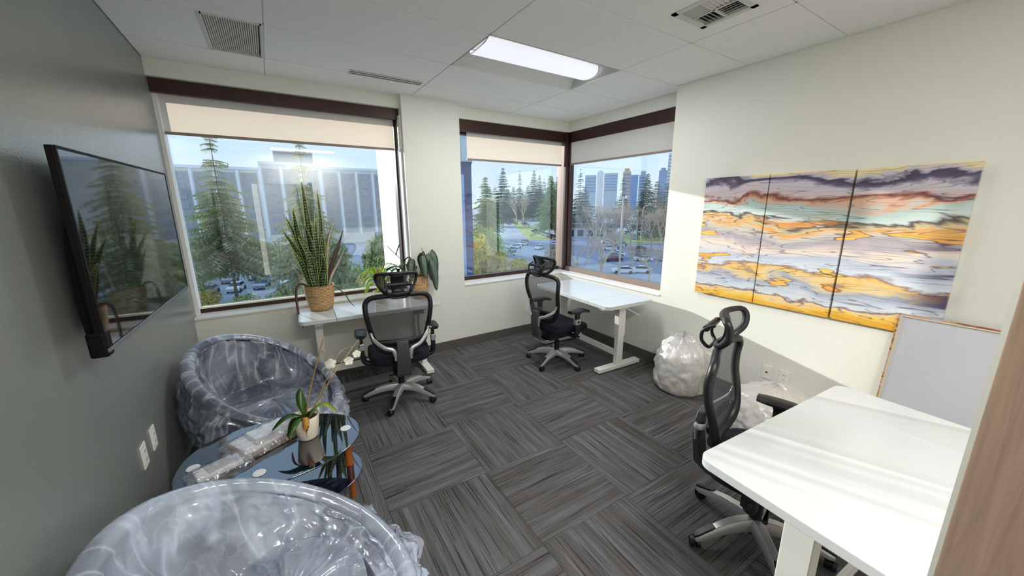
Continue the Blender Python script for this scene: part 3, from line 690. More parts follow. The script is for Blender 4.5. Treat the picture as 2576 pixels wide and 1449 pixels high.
# ------------------------------------------------------------------ door leaf (open, close to the viewer)
d = empty_struct('door_1', 'brown walnut veneer door standing open beside the viewer')
d.location = (1.35, -0.90, 0.0)
MB().box(0, 0.044, 0.0, 0.9035, 0.012, 2.11).build('leaf', 'door', d)
MB().box(-0.001, 0.045, 0.9035, 0.9085, 0.012, 2.11).build('edge_strip', 'white_plastic', d)
for sx_, x in ((-1, -0.001), (1, 0.045)):
    h = MB(); h.cyl((x, 0.84, 1.0), (x+sx_*0.05, 0.84, 1.0), 0.011, n=10); h.tube([(x+sx_*0.05, 0.845, 1.0), (x+sx_*0.052, 0.78, 1.0), (x+sx_*0.05, 0.72, 1.0)], 0.010, 8)
    h.build('handle', 'silver', d, smooth=50)
for z in (0.25, 1.1, 1.9): MB().cyl((0.0, -0.004, z-0.05), (0.0, -0.004, z+0.05), 0.008, n=8).build('hinge', 'silver', d)

# ------------------------------------------------------------------ television
TVC = Vector((0.127, 2.385, 1.5255)); tv_ang = math.atan2(3.0-1.77, 0.15-0.104)-math.pi/2
tv = thing('television', 'large black flat screen television mounted on the dark wall', 'television', (TVC.x, TVC.y, 1.18), tv_ang)
TW, TH = 1.231, 0.692
MB().box(-0.022, 0.0, -TW/2, TW/2, 0, TH).build('housing', 'tv_body', tv, bevel=0.003)
MB().box(0.0, 0.0015, -TW/2+0.012, TW/2-0.010, 0.016, TH-0.010).build('screen', 'screen', tv)
MB().box(0.0, 0.006, -TW/2, TW/2, 0.0, 0.014).build('bottom_trim', 'tv_trim', tv, bevel=0.002)
f = MB(); f.box(0, 0.003, -TW/2, -TW/2+0.011, 0.014, TH); f.box(0, 0.003, TW/2-0.009, TW/2, 0.014, TH); f.box(0, 0.003, -TW/2, TW/2, TH-0.009, TH); f.build('bezel', 'tv_body', tv)
b = MB(); prof = [(-0.022, 0.0), (-0.062, 0.01), (-0.066, 0.12), (-0.055, 0.40), (-0.030, 0.50), (-0.022, 0.56)]
b.ring_loft([[Vector((x, y, z)) for x, z in prof] for y in (-TW/2+0.06, -TW/2+0.12, TW/2-0.12, TW/2-0.06)])
b.build('rear_cover', 'tv_body', tv, bevel=0.004)
b = MB(); b.box(-0.046, 0.004, -TW/2-0.003, -TW/2+0.05, -0.016, 0.075); b.build('speaker_foot', 'tv_body', tv, bevel=0.008)
MB().box(-0.10, -0.06, -0.2, 0.2, 0.20, 0.46).build('wall_mount', 'black', tv)

# ------------------------------------------------------------------ wall plates
def plate(name, label, loc, ax, holes, slots=True):
    t = thing(name, label, 'wall plate', loc, 0)
    s = 1 if ax == '+x' else -1
    MB().box(min(0, s*0.006), max(0, s*0.006), -0.036, 0.036, -0.058, 0.058).build('cover', 'white_plastic', t, bevel=0.002)
    if holes == 'duplex':
        for z in (-0.02, 0.02): MB().box(min(s*0.006, s*0.0075), max(s*0.006, s*0.0075), -0.017, 0.017, z-0.014, z+0.014).build('receptacle', 'white_plastic', t, bevel=0.002)
        for z in (-0.02, 0.02):
            for y in (-0.006, 0.006): MB().box(min(s*0.0075, s*0.0079), max(s*0.0075, s*0.0079), y-0.0015, y+0.0015, z-0.004, z+0.006).build('slot', 'gap', t)
    elif holes == 'jack':
        MB().box(min(s*0.006, s*0.007), max(s*0.006, s*0.007), -0.008, 0.008, -0.006, 0.006).build('jack', 'gap', t)
    return t
plate('wall_outlet', 'white outlet on the dark wall, nearer of the two', (0.0, 2.21, 0.53), '+x', 'duplex')
plate('wall_outlet', 'white outlet on the dark wall, farther of the two', (0.0, 2.375, 0.53), '+x', 'duplex')
plate('data_outlet', 'white data plate with dark jack on the cream wall', (W, 1.215, 0.315), '-x', 'jack')
plate('wall_outlet', 'white blank plate on the cream wall behind the plastic covered pouf', (W, 1.09, 0.315), '-x', 'duplex')
plate('wall_outlet', 'white outlet under the corner desk', (W, 3.53, 0.345), '-x', 'duplex')

# ------------------------------------------------------------------ paintings
arts = [(1.888, 1.388, 'left painted canvas with golden islands nearest the corner window'), (1.380, 0.882, 'middle painted canvas of orange and blue ink strata'), (0.870, 0.352, 'right painted canvas with violet pools at its edge')]
for ya, yb, lab in arts:
    t = thing('painting', lab, 'painting', (W-0.004, (ya+yb)/2, 0.878), 0, 'abstract canvases on the cream wall')
    hw = (ya-yb)/2
    MB().box(-0.034, 0.0, -hw, hw, 0, 1.022).build('canvas', 'art', t, bevel=0.002)
# canvas leaning with its back to the room
t = thing('canvas', 'blank backed canvas leaning on the cream wall with painted edges', 'painting', (3.70, 0.27, 0.003), 0)
t.rotation_euler = (0, R(10.0), 0)
def m_edge():
    nt = NT('painted_canvas_edge'); b = nt.n('BsdfPrincipled'); v = coords(nt, (1, 3.0, 14)); n = noise(nt, v, 1.2, 5, 0.65, 0.8)
    rr = ramp(nt, n.outputs['Fac'], [(0.28, srgb(60, 36, 44)), (0.40, srgb(150, 96, 70)), (0.48, srgb(214, 170, 120)), (0.56, srgb(196, 186, 206)), (0.64, srgb(222, 150, 90)), (0.75, srgb(92, 44, 50))])
    nt.l(rr.outputs[0], b.inputs['Base Color']); b.inputs['Roughness'].default_value = 0.5; nt.surf(b.outputs[0]); return nt.m
M['edge'] = m_edge()
MB().box(0.020, 0.036, -0.255, 0.255, 0, 1.022).build('canvas_front', 'art', t)
e_ = MB(); e_.box(-0.006, 0.022, 0.247, 0.255, 0, 1.022); e_.box(-0.006, 0.022, -0.255, -0.247, 0, 1.022); e_.box(-0.006, 0.022, -0.255, 0.255, 1.012, 1.022); e_.box(-0.006, 0.022, -0.255, 0.255, 0, 0.008)
e_.build('painted_edge', 'edge', t)
MB().box(0.004, 0.020, -0.247, 0.247, 0.008, 1.012).build('canvas_back', 'canvas_back', t)
s_ = MB(); s_.box(-0.006, 0.004, 0.239, 0.247, 0.008, 1.012); s_.box(-0.006, 0.004, -0.247, -0.239, 0.008, 1.012); s_.box(-0.006, 0.004, -0.239, 0.239, 1.004, 1.012); s_.build('stretcher', 'pine_bar', t)

# ------------------------------------------------------------------ standing desks
def desk(label, loc, rotz, L, D, H, seam, seam_side):
    """local x along the length, -y the sitter's side"""
    t = thing('standing_desk', label, 'desk', loc, rotz, 'white standing desks')
    th = 0.036
    def top(x0, x1, rl, rr_):
        pts = []; y0, y1 = -D/2, D/2; r = 0.05
        for cx, cy, a0, rnd in ((x1, y1, 0, rr_), (x0, y1, 90, rl), (x0, y0, 180, rl), (x1, y0, 270, rr_)):
            if rnd:
                ox = cx - math.copysign(r, cx-(x0+x1)/2); oy = cy - math.copysign(r, cy)
                pts += [(ox+r*math.cos(R(a0+15*k)), oy+r*math.sin(R(a0+15*k))) for k in range(7)]
            else: pts.append((cx, cy))
        return MB().ring_loft([[Vector((x, y, z)) for x, y in pts] for z in (H-th, H)])
    sx0 = -L/2+seam if seam_side < 0 else L/2-seam
    top(-L/2, sx0-0.0012, True, False).build('tabletop', 'white_lam', t, bevel=0.003)
    top(sx0+0.0012, L/2, False, True).build('tabletop', 'white_lam', t, bevel=0.003)
    for s in (-1, 1):
        x = s*(L/2-0.145)
        c = MB(); c.box(x-0.026, x+0.026, -0.04, 0.04, 0.055, 0.44); c.build('leg_column', 'white_metal', t, bevel=0.004)
        c = MB(); c.box(x-0.032, x+0.032, -0.046, 0.046, 0.36, H-th-0.032); c.build('leg_sleeve', 'white_metal', t, bevel=0.004)
        c = MB(); c.box(x-0.038, x+0.038, -min(0.29, D/2-0.01), min(0.29, D/2-0.01), 0.012, 0.052); foot_o = c.build('foot', 'white_metal', t, bevel=0.004)
        for fy in (-0.24, 0.24): MB().cyl((x, fy*min(1, D/0.6), 0.0), (x, fy*min(1, D/0.6), 0.014), 0.018, n=10).build('glide', 'black', foot_o)
        c = MB(); c.box(x-0.035, x+0.035, -D/2+0.05, D/2-0.05, H-th-0.032, H-th-0.001); c.build('top_bracket', 'white_metal', t, bevel=0.003)
    xi = L/2-0.145
    MB().box(-xi+0.03, xi-0.03, -0.03, 0.03, H-th-0.07, H-th-0.004).build('frame_beam', 'white_metal', t, bevel=0.003)
    MB().box(-xi+0.026, xi-0.026, 0.012, 0.03, 0.135, 0.20).build('crossbar', 'white_metal', t, bevel=0.003)
    MB().box(-0.16, 0.10, 0.05, 0.15, H-th-0.045, H-th-0.004).build('control_box', 'black', t, bevel=0.003)
    MB().box(xi-0.12, xi-0.03, -D/2+0.03, -D/2+0.09, H-th-0.05, H-th-0.002).build('handset', 'black', t, bevel=0.003)
    c = MB(); c.tube(spline([(xi-0.07, 0.0, H-th-0.05), (xi-0.055, -0.03, H-0.20), (xi-0.05, 0.02, H-0.16), (xi-0.02, 0.03, H-0.09)], 6), 0.004, 6); c.build('cable', 'white_plastic', t, smooth=180)
    return t
DH = 0.735
desk('white standing desk carrying three potted plants under the wide window', (1.362, 3.602, 0), R(-2.9), 1.233, 0.50, DH, 0.285, -1)
desk('white standing desk in the corner below the corner windows', (3.548, 2.885, 0), R(90-3.0), 1.238, 0.625, DH, 0.30, -1)
desk('white standing desk in the foreground beside the brown door', (2.485, 0.285, 0), R(180-4.0), 1.18, 0.625, DH, 0.30, -1)

# ------------------------------------------------------------------ office chairs
def office_chair(label, loc, az, star, head=0.0):
    t = thing('office_chair', label, 'office chair', loc, -R(az), 'mesh office chairs')
    st = math.radians(star)+R(az)
    # base
    hub = MB(); hub.cyl((0, 0, 0.075), (0, 0, 0.135), 0.038, 0.033, 16)
    base = hub.build('base_hub', 'silver', t, smooth=40)
    for k in range(5):
        m = Matrix.Rotation(st+k*2*math.pi/5, 4, 'Z')
        arm = MB(); rings = []
        for r_, z, w_, h_ in ((0.025, 0.110, 0.032, 0.032), (0.09, 0.115, 0.030, 0.030), (0.16, 0.109, 0.027, 0.026), (0.23, 0.092, 0.024, 0.022), (0.30, 0.068, 0.021, 0.016), (0.324, 0.061, 0.014, 0.012)):
            rings.append([m @ Vector((r_, y*w_, z+zz*h_)) for y, zz in ((-1, -0.9), (1, -0.9), (1, 0.25), (0.62, 1), (-0.62, 1), (-1, 0.25))])
        arm.ring_loft(rings); arm_o = arm.build('base_arm', 'silver', t, smooth=35, bevel=0.002)
        pad = MB(); rings = []
        for r_, z, w_ in ((0.225, 0.1175, 0.016), (0.27, 0.1035, 0.017), (0.31, 0.087, 0.0165), (0.328, 0.076, 0.009)):
            rings.append([m @ Vector((r_, y*w_, z+zz)) for y, zz in ((-1, -0.006), (1, -0.006), (0.8, 0.004), (-0.8, 0.004))])
        pad.ring_loft(rings); pad.build('toe_pad', 'black', arm_o, smooth=50)
        c = m @ Vector((0.315, 0, 0)); sw = st+k*1.3+az
        cas = MB(); ax = Vector((math.cos(sw), math.sin(sw), 0)); fw = Vector((-ax.y, ax.x, 0))
        cas.cyl((c.x, c.y, 0.03), (c.x, c.y, 0.066), 0.007, n=8)
        for s in (-1, 1):
            a = c + fw*0.012 + ax*s*0.008 + Vector((0, 0, 0.027)); bq = c + fw*0.012 + ax*s*0.024 + Vector((0, 0, 0.027))
            cas.cyl(a, bq, 0.027, 0.023, 16)
        cas.cyl(c+fw*0.012-ax*0.009+Vector((0, 0, 0.030)), c+fw*0.012+ax*0.009+Vector((0, 0, 0.030)), 0.020, n=12)
        cas.build('caster', 'black', arm_o, smooth=40)
    MB().cyl((0, 0, 0.05), (0, 0, 0.24), 0.026, 0.030, 16).build('column_cover', 'black', t, smooth=40)
    MB().cyl((0, 0, 0.24), (0, 0, 0.30), 0.016, n=12).build('gas_lift', 'black_gloss', t, smooth=40)
    mech = MB(); mech.box(-0.075, 0.075, -0.16, 0.12, 0.285, 0.385); mech.box(-0.15, 0.15, -0.05, 0.06, 0.365, 0.395); mech.build('tilt_mechanism', 'black', t, bevel=0.008)
    lv = MB(); lv.tube([(0.07, 0.05, 0.355), (0.2, 0.06, 0.35), (0.27, 0.06, 0.345)], [0.006, 0.006, 0.012], 8); lv.build('lever', 'black', t, smooth=60)
    # seat cushion
    def seat(u, v):
        th_ = u*2*math.pi; return None
    s = MB(); rings = []
    prof = [(0.90, 0.395), (0.98, 0.405), (1.0, 0.425), (0.985, 0.448), (0.93, 0.462), (0.75, 0.468), (0.4, 0.462), (0.05, 0.458)]
    for k_, z in prof:
        ring = []
        for i in range(40):
            a = 2*math.pi*i/40; c_, s__ = math.cos(a), math.sin(a); pw = 0.42
            x = math.copysign(abs(c_)**pw, c_)*0.255*k_; y = math.copysign(abs(s__)**pw, s__)*0.245*k_+0.02
            x *= 1.0-0.10*max(0, -y)/0.25
            dz = -0.035*max(0, (y-0.12)/0.14)**2 + (0.014*(abs(x)/0.25)**2 if z > 0.44 else 0)
            ring.append(Vector((x, y, z+dz)))
        rings.append(ring)
    s.ring_loft(rings); s.build('seat', 'seat', t, smooth=50)
    # back frame
    def yb(z): 
        q = (z-0.50)/0.5
        return -0.215-0.028*q-0.030*math.sin(q*math.pi)*0.6+0.02*math.sin(q*2*math.pi)
    half = [(0.0, 0.520), (0.10, 0.525), (0.165, 0.560), (0.200, 0.620), (0.222, 0.70), (0.240, 0.80), (0.250, 0.885), (0.244, 0.945), (0.205, 0.982), (0.11, 0.994), (0.0, 0.997)]
    loop = half + [(-x, z) for x, z in reversed(half[1:-1])]
    wrap = lambda x: 0.045*(x/0.25)**2
    P = spline([(x, yb(z)+wrap(x), z) for x, z in loop], 4, True)
    rad = [0.0205+0.010*max(0, (0.66-p.z)/0.14) for p in P]
    MB().tube(P, rad, 8, True, Vector((0, 1, 0)), 1.0).build('back_frame', 'black', t, smooth=180)
    def hw(z):
        for (xa, za), (xb, zb) in zip(half[:-1], half[1:]):
            if za <= z <= zb: return xa+(xb-xa)*(z-za)/max(1e-6, zb-za)
        return 0.0
    def net(u, v):
        z = 0.530+v*0.458; x = (2*u-1)*max(0.02, hw(z)-0.002)
        return Vector((x, yb(z)+wrap(x)-0.002+0.012*(1-(2*u-1)**2), z))
    MB().grid(net, 15, 24).build('back_mesh', 'net', t, smooth=180)
    def lum(u, v):
        a = (2*u-1); z = 0.605+0.055*(v-0.5)*(1-0.5*a*a)+0.012*a*a
        return Vector((a*0.185, yb(z)+0.03*a*a-0.024-0.012*math.sin(v*math.pi), z))
    MB().grid(lum, 14, 6).build('lumbar_pad', 'black', t, smooth=180, solid=0.012)
    # spine and silver brackets
    sp = MB(); rings = []
    for y, z, w_ in ((-0.12, 0.300, 0.060), (-0.215, 0.300, 0.060), (-0.282, 0.345, 0.058), (-0.300, 0.48, 0.052), (-0.302, 0.56, 0.048), (-0.290, 0.628, 0.044)):
        rings.append([Vector((sx_*w_, y+dy, z+(0.0 if abs(dy) < .02 else 0))) for sx_, dy in ((-1, -0.018), (1, -0.018), (1, 0.018), (-1, 0.018))])
    sp.ring_loft(rings); sp.build('back_spine', 'grey_plastic', t, smooth=40, bevel=0.006)
    for s_ in (-1, 1):
        br = MB(); br.tube(spline([(s_*0.228, yb(0.70)+0.022, 0.715), (s_*0.205, yb(0.64)-0.012, 0.645), (s_*0.14, -0.285, 0.592), (s_*0.075, -0.300, 0.565), (s_*0.058, -0.302, 0.52), (s_*0.056, -0.300, 0.475)], 5), [0.010]*5+[0.016]*10+[0.018]*6+[0.014]*5, 8, False, Vector((0, 1, 0)), 0.55)
        br.build('back_bracket', 'silver', t, smooth=180)
    # headrest
    def yh(z): 
        q = (z-1.0)/0.16
        return -0.268 + 0.030*math.sin(q*math.pi*1.1) + 0.030*q
    hh = [(0.0, 1.010), (0.075, 1.012), (0.112, 1.032), (0.138, 1.075), (0.155, 1.125), (0.150, 1.158), (0.10, 1.166), (0.0, 1.168)]
    hl = hh+[(-x, z) for x, z in reversed(hh[1:-1])]
    hwrap = lambda x: 0.045*(x/0.155)**2
    P = spline([(x, yh(z)+hwrap(x), z) for x, z in hl], 4, True)
    MB().tube(P, 0.0135, 8, True, Vector((0, 1, 0)), 1.25).build('headrest_frame', 'black', t, smooth=180)
    def hhw(z):
        for (xa, za), (xb, zb) in zip(hh[:-1], hh[1:]):
            if za <= z <= zb: return xa+(xb-xa)*(z-za)/max(1e-6, zb-za)
        return 0.0
    def hnet(u, v):
        z = 1.013+v*0.152; x = (2*u-1)*max(0.02, hhw(z)); return Vector((x, yh(z)+hwrap(x), z))
    MB().grid(hnet, 11, 10).build('headrest_mesh', 'net', t, smooth=180)
    MB().grid(lambda u, v: Vector(((2*u-1)*0.048, yh(1.02+0.14*v)-0.004, 1.02+0.14*v)), 4, 8).build('headrest_panel', 'black', t, smooth=180, solid=0.008)
    k_ = MB(); k_.tube(spline([(-0.092, -0.262, 1.115), (-0.096, -0.310, 1.085), (-0.082, -0.318, 1.03), (-0.060, -0.292, 0.992), (0.0, -0.290, 0.985), (0.060, -0.292, 0.992), (0.082, -0.318, 1.03), (0.096, -0.310, 1.085), (0.092, -0.262, 1.115)], 5), 0.0085, 8)
    k_.tube([(-0.095, -0.300, 1.092), (0.095, -0.300, 1.092)], 0.016, 8)
    k_.build('headrest_bracket', 'black', t, smooth=60)
    # arms
    for s_ in (-1, 1):
        a = MB(); a.tube(spline([(s_*0.14, 0.0, 0.38), (s_*0.23, 0.0, 0.365), (s_*0.285, 0.0, 0.385), (s_*0.298, 0.0, 0.44)], 4), 0.022, 8, False, Vector((0, 1, 0)), 1.2); a.build('arm_bracket', 'black', t, smooth=60)
        MB().box(s_*0.298-0.016, s_*0.298+0.016, -0.032, 0.032, 0.40, 0.50).build('arm_post', 'black', t, bevel=0.006)
        col_o = MB().box(s_*0.298-0.019, s_*0.298+0.019, -0.034, 0.034, 0.50, 0.555).build('arm_collar', 'silver', t, bevel=0.004)
        MB().cyl((s_*0.318, 0, 0.528), (s_*0.324, 0, 0.528), 0.013, n=12).build('arm_button', 'black', col_o)
        a = MB(); a.ring_loft([[Vector((s_*0.298+x, y, z)) for x, y in ((-0.012, -0.026-e_), (0.012, -0.026-e_), (0.012, 0.026+e2), (-0.012, 0.026+e2))] for z, e_, e2 in ((0.55, 0, 0), (0.60, 0, 0.005), (0.628, 0.01, 0.04))]); a.build('arm_riser', 'black', t, bevel=0.004)
        p = MB(); rings = []
        for k in range(9):
            q = k/8; y = -0.105+0.25*q; wd = 0.048*min(1, 0.6+2.2*min(q, 1-q)); dz = -0.022*max(0, (q-0.55)/0.45)**2
            rings.append([Vector((s_*0.298+x*wd, y, 0.642+dz+z)) for x, z in ((-1, -0.010), (-0.7, -0.016), (0.7, -0.016), (1, -0.010), (1, 0.004), (0.75, 0.013), (-0.75, 0.013), (-1, 0.004))])
        p.ring_loft(rings); p.build('arm_pad', 'black', t, smooth=50)
    return t
office_chair('black mesh office chair seen from behind at the plant desk', (1.45, 3.06, 0), 9, 22)
office_chair('black mesh office chair turned sideways at the corner desk', (3.10, 2.90, 0), 88, 56)
office_chair('black mesh office chair tucked under the foreground desk', (2.515, 0.625, 0), 166, 11)

# ------------------------------------------------------------------ tub chairs under plastic film
def tub_chair(label, loc, az, film_mat, sag, seed, sx=1.0, RR=0.44, zc=0.53, sl=0.58):
    t = thing('tub_chair', label, 'armchair', loc, -R(az), 'round tub chairs wrapped in plastic')
    def rim(a): 
        x, y = RR*math.sin(a)*sx, RR*math.cos(a)
        return Vector((x, y, zc-sl*y))
    def outer(a, k):                                   # k 0 at base, 1 at rim
        r0 = rim(a); b = Vector((0.27*math.sin(a), 0.27*math.cos(a)-0.02, 0.06))
        p = b.lerp(r0, k); bul = 0.075*math.sin(k*math.pi)
        return Vector((p.x+bul*math.sin(a), p.y+bul*math.cos(a), p.z))
    def inner(a, k):                                   # k 0 at rim, 1 at seat edge
        r0 = rim(a); r0 = Vector((r0.x*0.90, r0.y*0.90, r0.z-0.01)); b = Vector((0.29*math.sin(a), 0.29*math.cos(a)-0.01, 0.21))
        p = r0.lerp(b, k); bul = 0.045*math.sin(k*math.pi)
        return Vector((p.x+bul*math.sin(a), p.y+bul*math.cos(a), p.z))
    N = 48; A = [2*math.pi*i/N for i in range(N)]
    MB().ring_loft([[outer(a, k/8) for a in A] for k in range(9)]+[[inner(a, k/8) for a in A] for k in range(9)], True, True, True).build('shell', 'navy', t, smooth=60)
    MB().tube([rim(a)*1.0+Vector((-0.022*math.sin(a), -0.022*math.cos(a), 0.0)) for a in A], 0.030, 8, True).build('rim_roll', 'navy', t, smooth=180)
    c = MB(); c.lathe([(0.25, 0.205), (0.285, 0.22), (0.295, 0.255), (0.28, 0.295), (0.23, 0.318), (0.12, 0.325), (0.01, 0.325)], (0, 0.0, 0), 32); c.build('seat_cushion', 'navy', t, smooth=60)
    MB().lathe([(0.21, 0.0), (0.215, 0.012), (0.20, 0.022), (0.06, 0.03), (0.05, 0.075)], (0, -0.02, 0), 32).build('swivel_base', 'black', t, smooth=40)
    rnd = random.Random(seed)
    ph = [rnd.uniform(0, 6.28) for _ in range(12)]
    NA, NV = 230, 84
    def rdg(n_): return max(0.0, 1-abs(n_)*6.0)**1.5
    def film(u, v):
        a = u*2*math.pi
        if v < 0.36:                                  # skirt outside
            k = v/0.36; kk = 0.30+0.70*k + 0.10*(1-k)*math.sin(3*a+ph[0])
            p = outer(a, min(1.0, max(0.05, kk))); off = 0.016+0.03*(1-k)**1.3
        elif v < 0.46:                                # over the rim
            k = (v-0.36)/0.10; r0 = rim(a); th_ = k*math.pi; ro = -0.022+0.040*math.cos(th_); p = r0 + Vector((ro*math.sin(a), ro*math.cos(a), 0.040*math.sin(th_))); off = 0.0
        else:
            k = (v-0.46)/0.54; r0 = rim(a)*1.0
            r0 = Vector((r0.x*0.862, r0.y*0.862, r0.z-0.004)); deep = inner(a, min(1, k*1.15)); deep = Vector((deep.x, deep.y, deep.z+0.02))
            if k > 0.87: q = (k-0.87)/0.13; deep = Vector((0.29*(1-q)*math.sin(a), 0.29*(1-q)*math.cos(a), 0.345))
            flat = Vector((r0.x*(1-k), r0.y*(1-k), zc-sl*r0.y*(1-k)-0.30*sag*math.sin(k*math.pi/2)))
            p = deep.lerp(flat, 1-sag) if sag < 1 else deep; off = -0.012*math.sin(k*math.pi)
            if p.z < 0.345 and k > 0.6: p = Vector((p.x, p.y, 0.345))
        # creases: pleats that run radially plus crumple
        pl = 0
        for i, fq in enumerate((6, 11, 19, 31)):
            pl += math.sin(fq*a+ph[i]+2.2*math.sin(2*a+ph[i+4])+3.0*v)/(1+i*0.6)
        amp = 0.003 if 0.34 < v < 0.47 else (0.016 if v < 0.9 else 0.016*(1-v)/0.1)
        q = Vector((math.sin(a)*2.1, math.cos(a)*2.1, v*4.2+seed))
        cr_ = abs(mnoise.noise(q*1.6))*0.05 + abs(mnoise.noise(q*3.4))*0.018
        cr_ += 0.015*rdg(mnoise.noise(q*1.9+Vector((5, 2, 1))))+0.008*rdg(mnoise.noise(q*4.3))
        if 0.34 < v < 0.47: cr_ *= 0.35
        d_ = amp*pl*0.45 + cr_ - 0.012
        n_ = Vector((math.sin(a), math.cos(a), 0.0))
        if v >= 0.46: 
            k = (v-0.46)/0.54; n_ = Vector((-math.sin(a)*(1-k)*0.8, -math.cos(a)*(1-k)*0.8, 0.4+0.6*k)); d_ = max(d_, -0.004)*(1-0.5*k)
        if 0.36 <= v < 0.46: return p + n_*0.3*max(0.0, d_)
        return p + n_*max(0.010, off+d_) if v < 0.46 else p+n_*max(0.010, 0.008+d_)
    MB().grid(film, NA, NV).build('plastic_cover', film_mat, t, smooth=180)
    return t
t1 = tub_chair('navy tub chair in crinkled clear plastic beyond the glass table', (0.505, 2.87, 0), 124, 'film', 1.0, 3, RR=0.43, zc=0.51)
t2 = tub_chair('navy tub chair under milky plastic in the near left foreground', (0.525, 1.235, 0), 97, 'film_milky', 0.6, 11, RR=0.425, zc=0.485, sl=0.60)
# loose tail of film hanging behind the far chair and flap on the floor by the near one
def flap(parent, pts, mat, seed, name='film_tail', n=14):
    P = [Vector(p) for p in pts]
    def fn(u, v):
        p = P[0].lerp(P[1], u).lerp(P[3].lerp(P[2], u), v)
        q = Vector((u*3, v*3, seed)); d_ = 0.03*mnoise.noise(q)+0.018*mnoise.noise(q*2.7)
        return p + Vector((d_, d_*0.6, abs(d_)*0.6))
    o = MB().grid(fn, n, n).build(name, mat, None, smooth=180); o.parent = parent; o.matrix_parent_inverse = parent.matrix_basis.inverted(); return o
bpy.context.view_layer.update()
flap(t1, [(0.07, 2.88, 0.70), (0.16, 2.55, 0.50), (0.20, 2.52, 0.06), (0.10, 2.80, 0.30)], 'film', 2)
flap(t2, [(0.86, 1.55, 0.26), (0.90, 1.20, 0.20), (1.0, 1.28, 0.012), (1.07, 1.47, 0.10)], 'film_milky', 5)

# ------------------------------------------------------------------ two-tier glass table
TC = Vector((0.52, 2.07, 0))
gt = thing('glass_table', 'two tier dark blue glass coffee table with cherry wood legs', 'table', TC, R(-6))
def oval(a_, b_, z0, z1, ox=0.0, n=56, pw=0.88):
    pts = []
    for i in range(n):
        a = 2*math.pi*i/n; c, s_ = math.cos(a), math.sin(a)
        pts.append((ox+math.copysign(abs(c)**pw, c)*a_, math.copysign(abs(s_)**pw, s_)*b_*(1-0.10*c)))
    return MB().ring_loft([[Vector((x, y, z)) for x, y in pts] for z in (z0, z1)])
oval(0.405, 0.300, 0.442, 0.450).build('glass_top', 'table_glass', gt, smooth=40, bevel=0.002)
oval(0.400, 0.270, 0.212, 0.220).build('glass_shelf', 'table_glass', gt, smooth=40, bevel=0.002)
for lx, ly in ((0.335, 0.02), (-0.05, -0.185), (-0.05, 0.20), (-0.34, 0.0)):
    l = MB(); l.cyl((lx, ly, 0.0), (lx, ly, 0.205), 0.015, 0.019, 14); l.cyl((lx, ly, 0.227), (lx, ly, 0.442), 0.020, 0.020, 14)
    leg_o = l.build('leg', 'wood_leg', gt, smooth=40)
    MB().lathe([(0.026, 0.4500), (0.028, 0.4515), (0.026, 0.4535), (0.005, 0.454)], (lx, ly, 0), 20).build('mounting_disc', 'disc', leg_o, smooth=40)
    MB().cyl((lx, ly, 0.203), (lx, ly, 0.229), 0.024, n=14).build('collar', 'wood_leg', leg_o)

# wrapped papers on the table
pk = thing('wrapped_papers', 'stack of papers wrapped in clear plastic on the glass table', 'package', (0.47, 2.165, 0.4525), R(28))
MB().box(-0.135, 0.125, -0.085, 0.09, 0.0, 0.022).build('booklet', 'card', pk, bevel=0.002)
MB().box(-0.125, 0.13, -0.08, 0.085, 0.0225, 0.038, Matrix.Rotation(R(3), 4, 'Z')).build('booklet', 'paper', pk, bevel=0.002)
MB().box(-0.06, 0.128, -0.075, 0.08, 0.039, 0.046, Matrix.Rotation(R(-4), 4, 'Z')).build('sheet_stack', 'paper_grey', pk)
MB().box(-0.05, 0.12, -0.03, 0.078, 0.0465, 0.049, Matrix.Rotation(R(-2), 4, 'Z')).build('sheet_stack', 'paper', pk)
def wrap_(u, v):
    x = -0.175+0.335*u; y = (v-0.5)*0.235; prof = 0.053*(1-abs(2*v-1)**4)*(1-max(0, (abs(x)-0.12)/0.07)**2*0.8)
    q = Vector((x*14, y*16, 4.0)); d_ = 0.016*abs(mnoise.noise(q))+0.010*abs(mnoise.noise(q*2.3))
    return Vector((x, y, max(0.001, prof+d_+0.002)))
MB().grid(wrap_, 34, 26).build('plastic_wrap', 'wrap', pk, smooth=180)
rl = thing('wrapped_roll', 'small white bundle in plastic at the table edge by the near tub chair', 'package', (0.295, 2.02, 0.4525), R(20))
MB().box(-0.095, 0.085, -0.045, 0.045, 0.0, 0.026).build('bundle', 'paper', rl, bevel=0.008)
MB().box(-0.05, 0.06, -0.035, 0.035, 0.0265, 0.030, Matrix.Rotation(R(6), 4, 'Z')).build('sheet', 'paper_grey', rl)
def wr2(u, v):
    x = -0.13+0.25*u; y = (v-0.5)*0.15; prof = 0.038*(1-abs(2*v-1)**3)*(1-max(0, (abs(x)-0.08)/0.06)**2*0.8)
    q = Vector((x*18, y*20, 9.0)); return Vector((x, y, max(0.001, prof+0.014*abs(mnoise.noise(q))+0.003)))
MB().grid(wr2, 24, 18).build('plastic_wrap', 'wrap', rl, smooth=180)

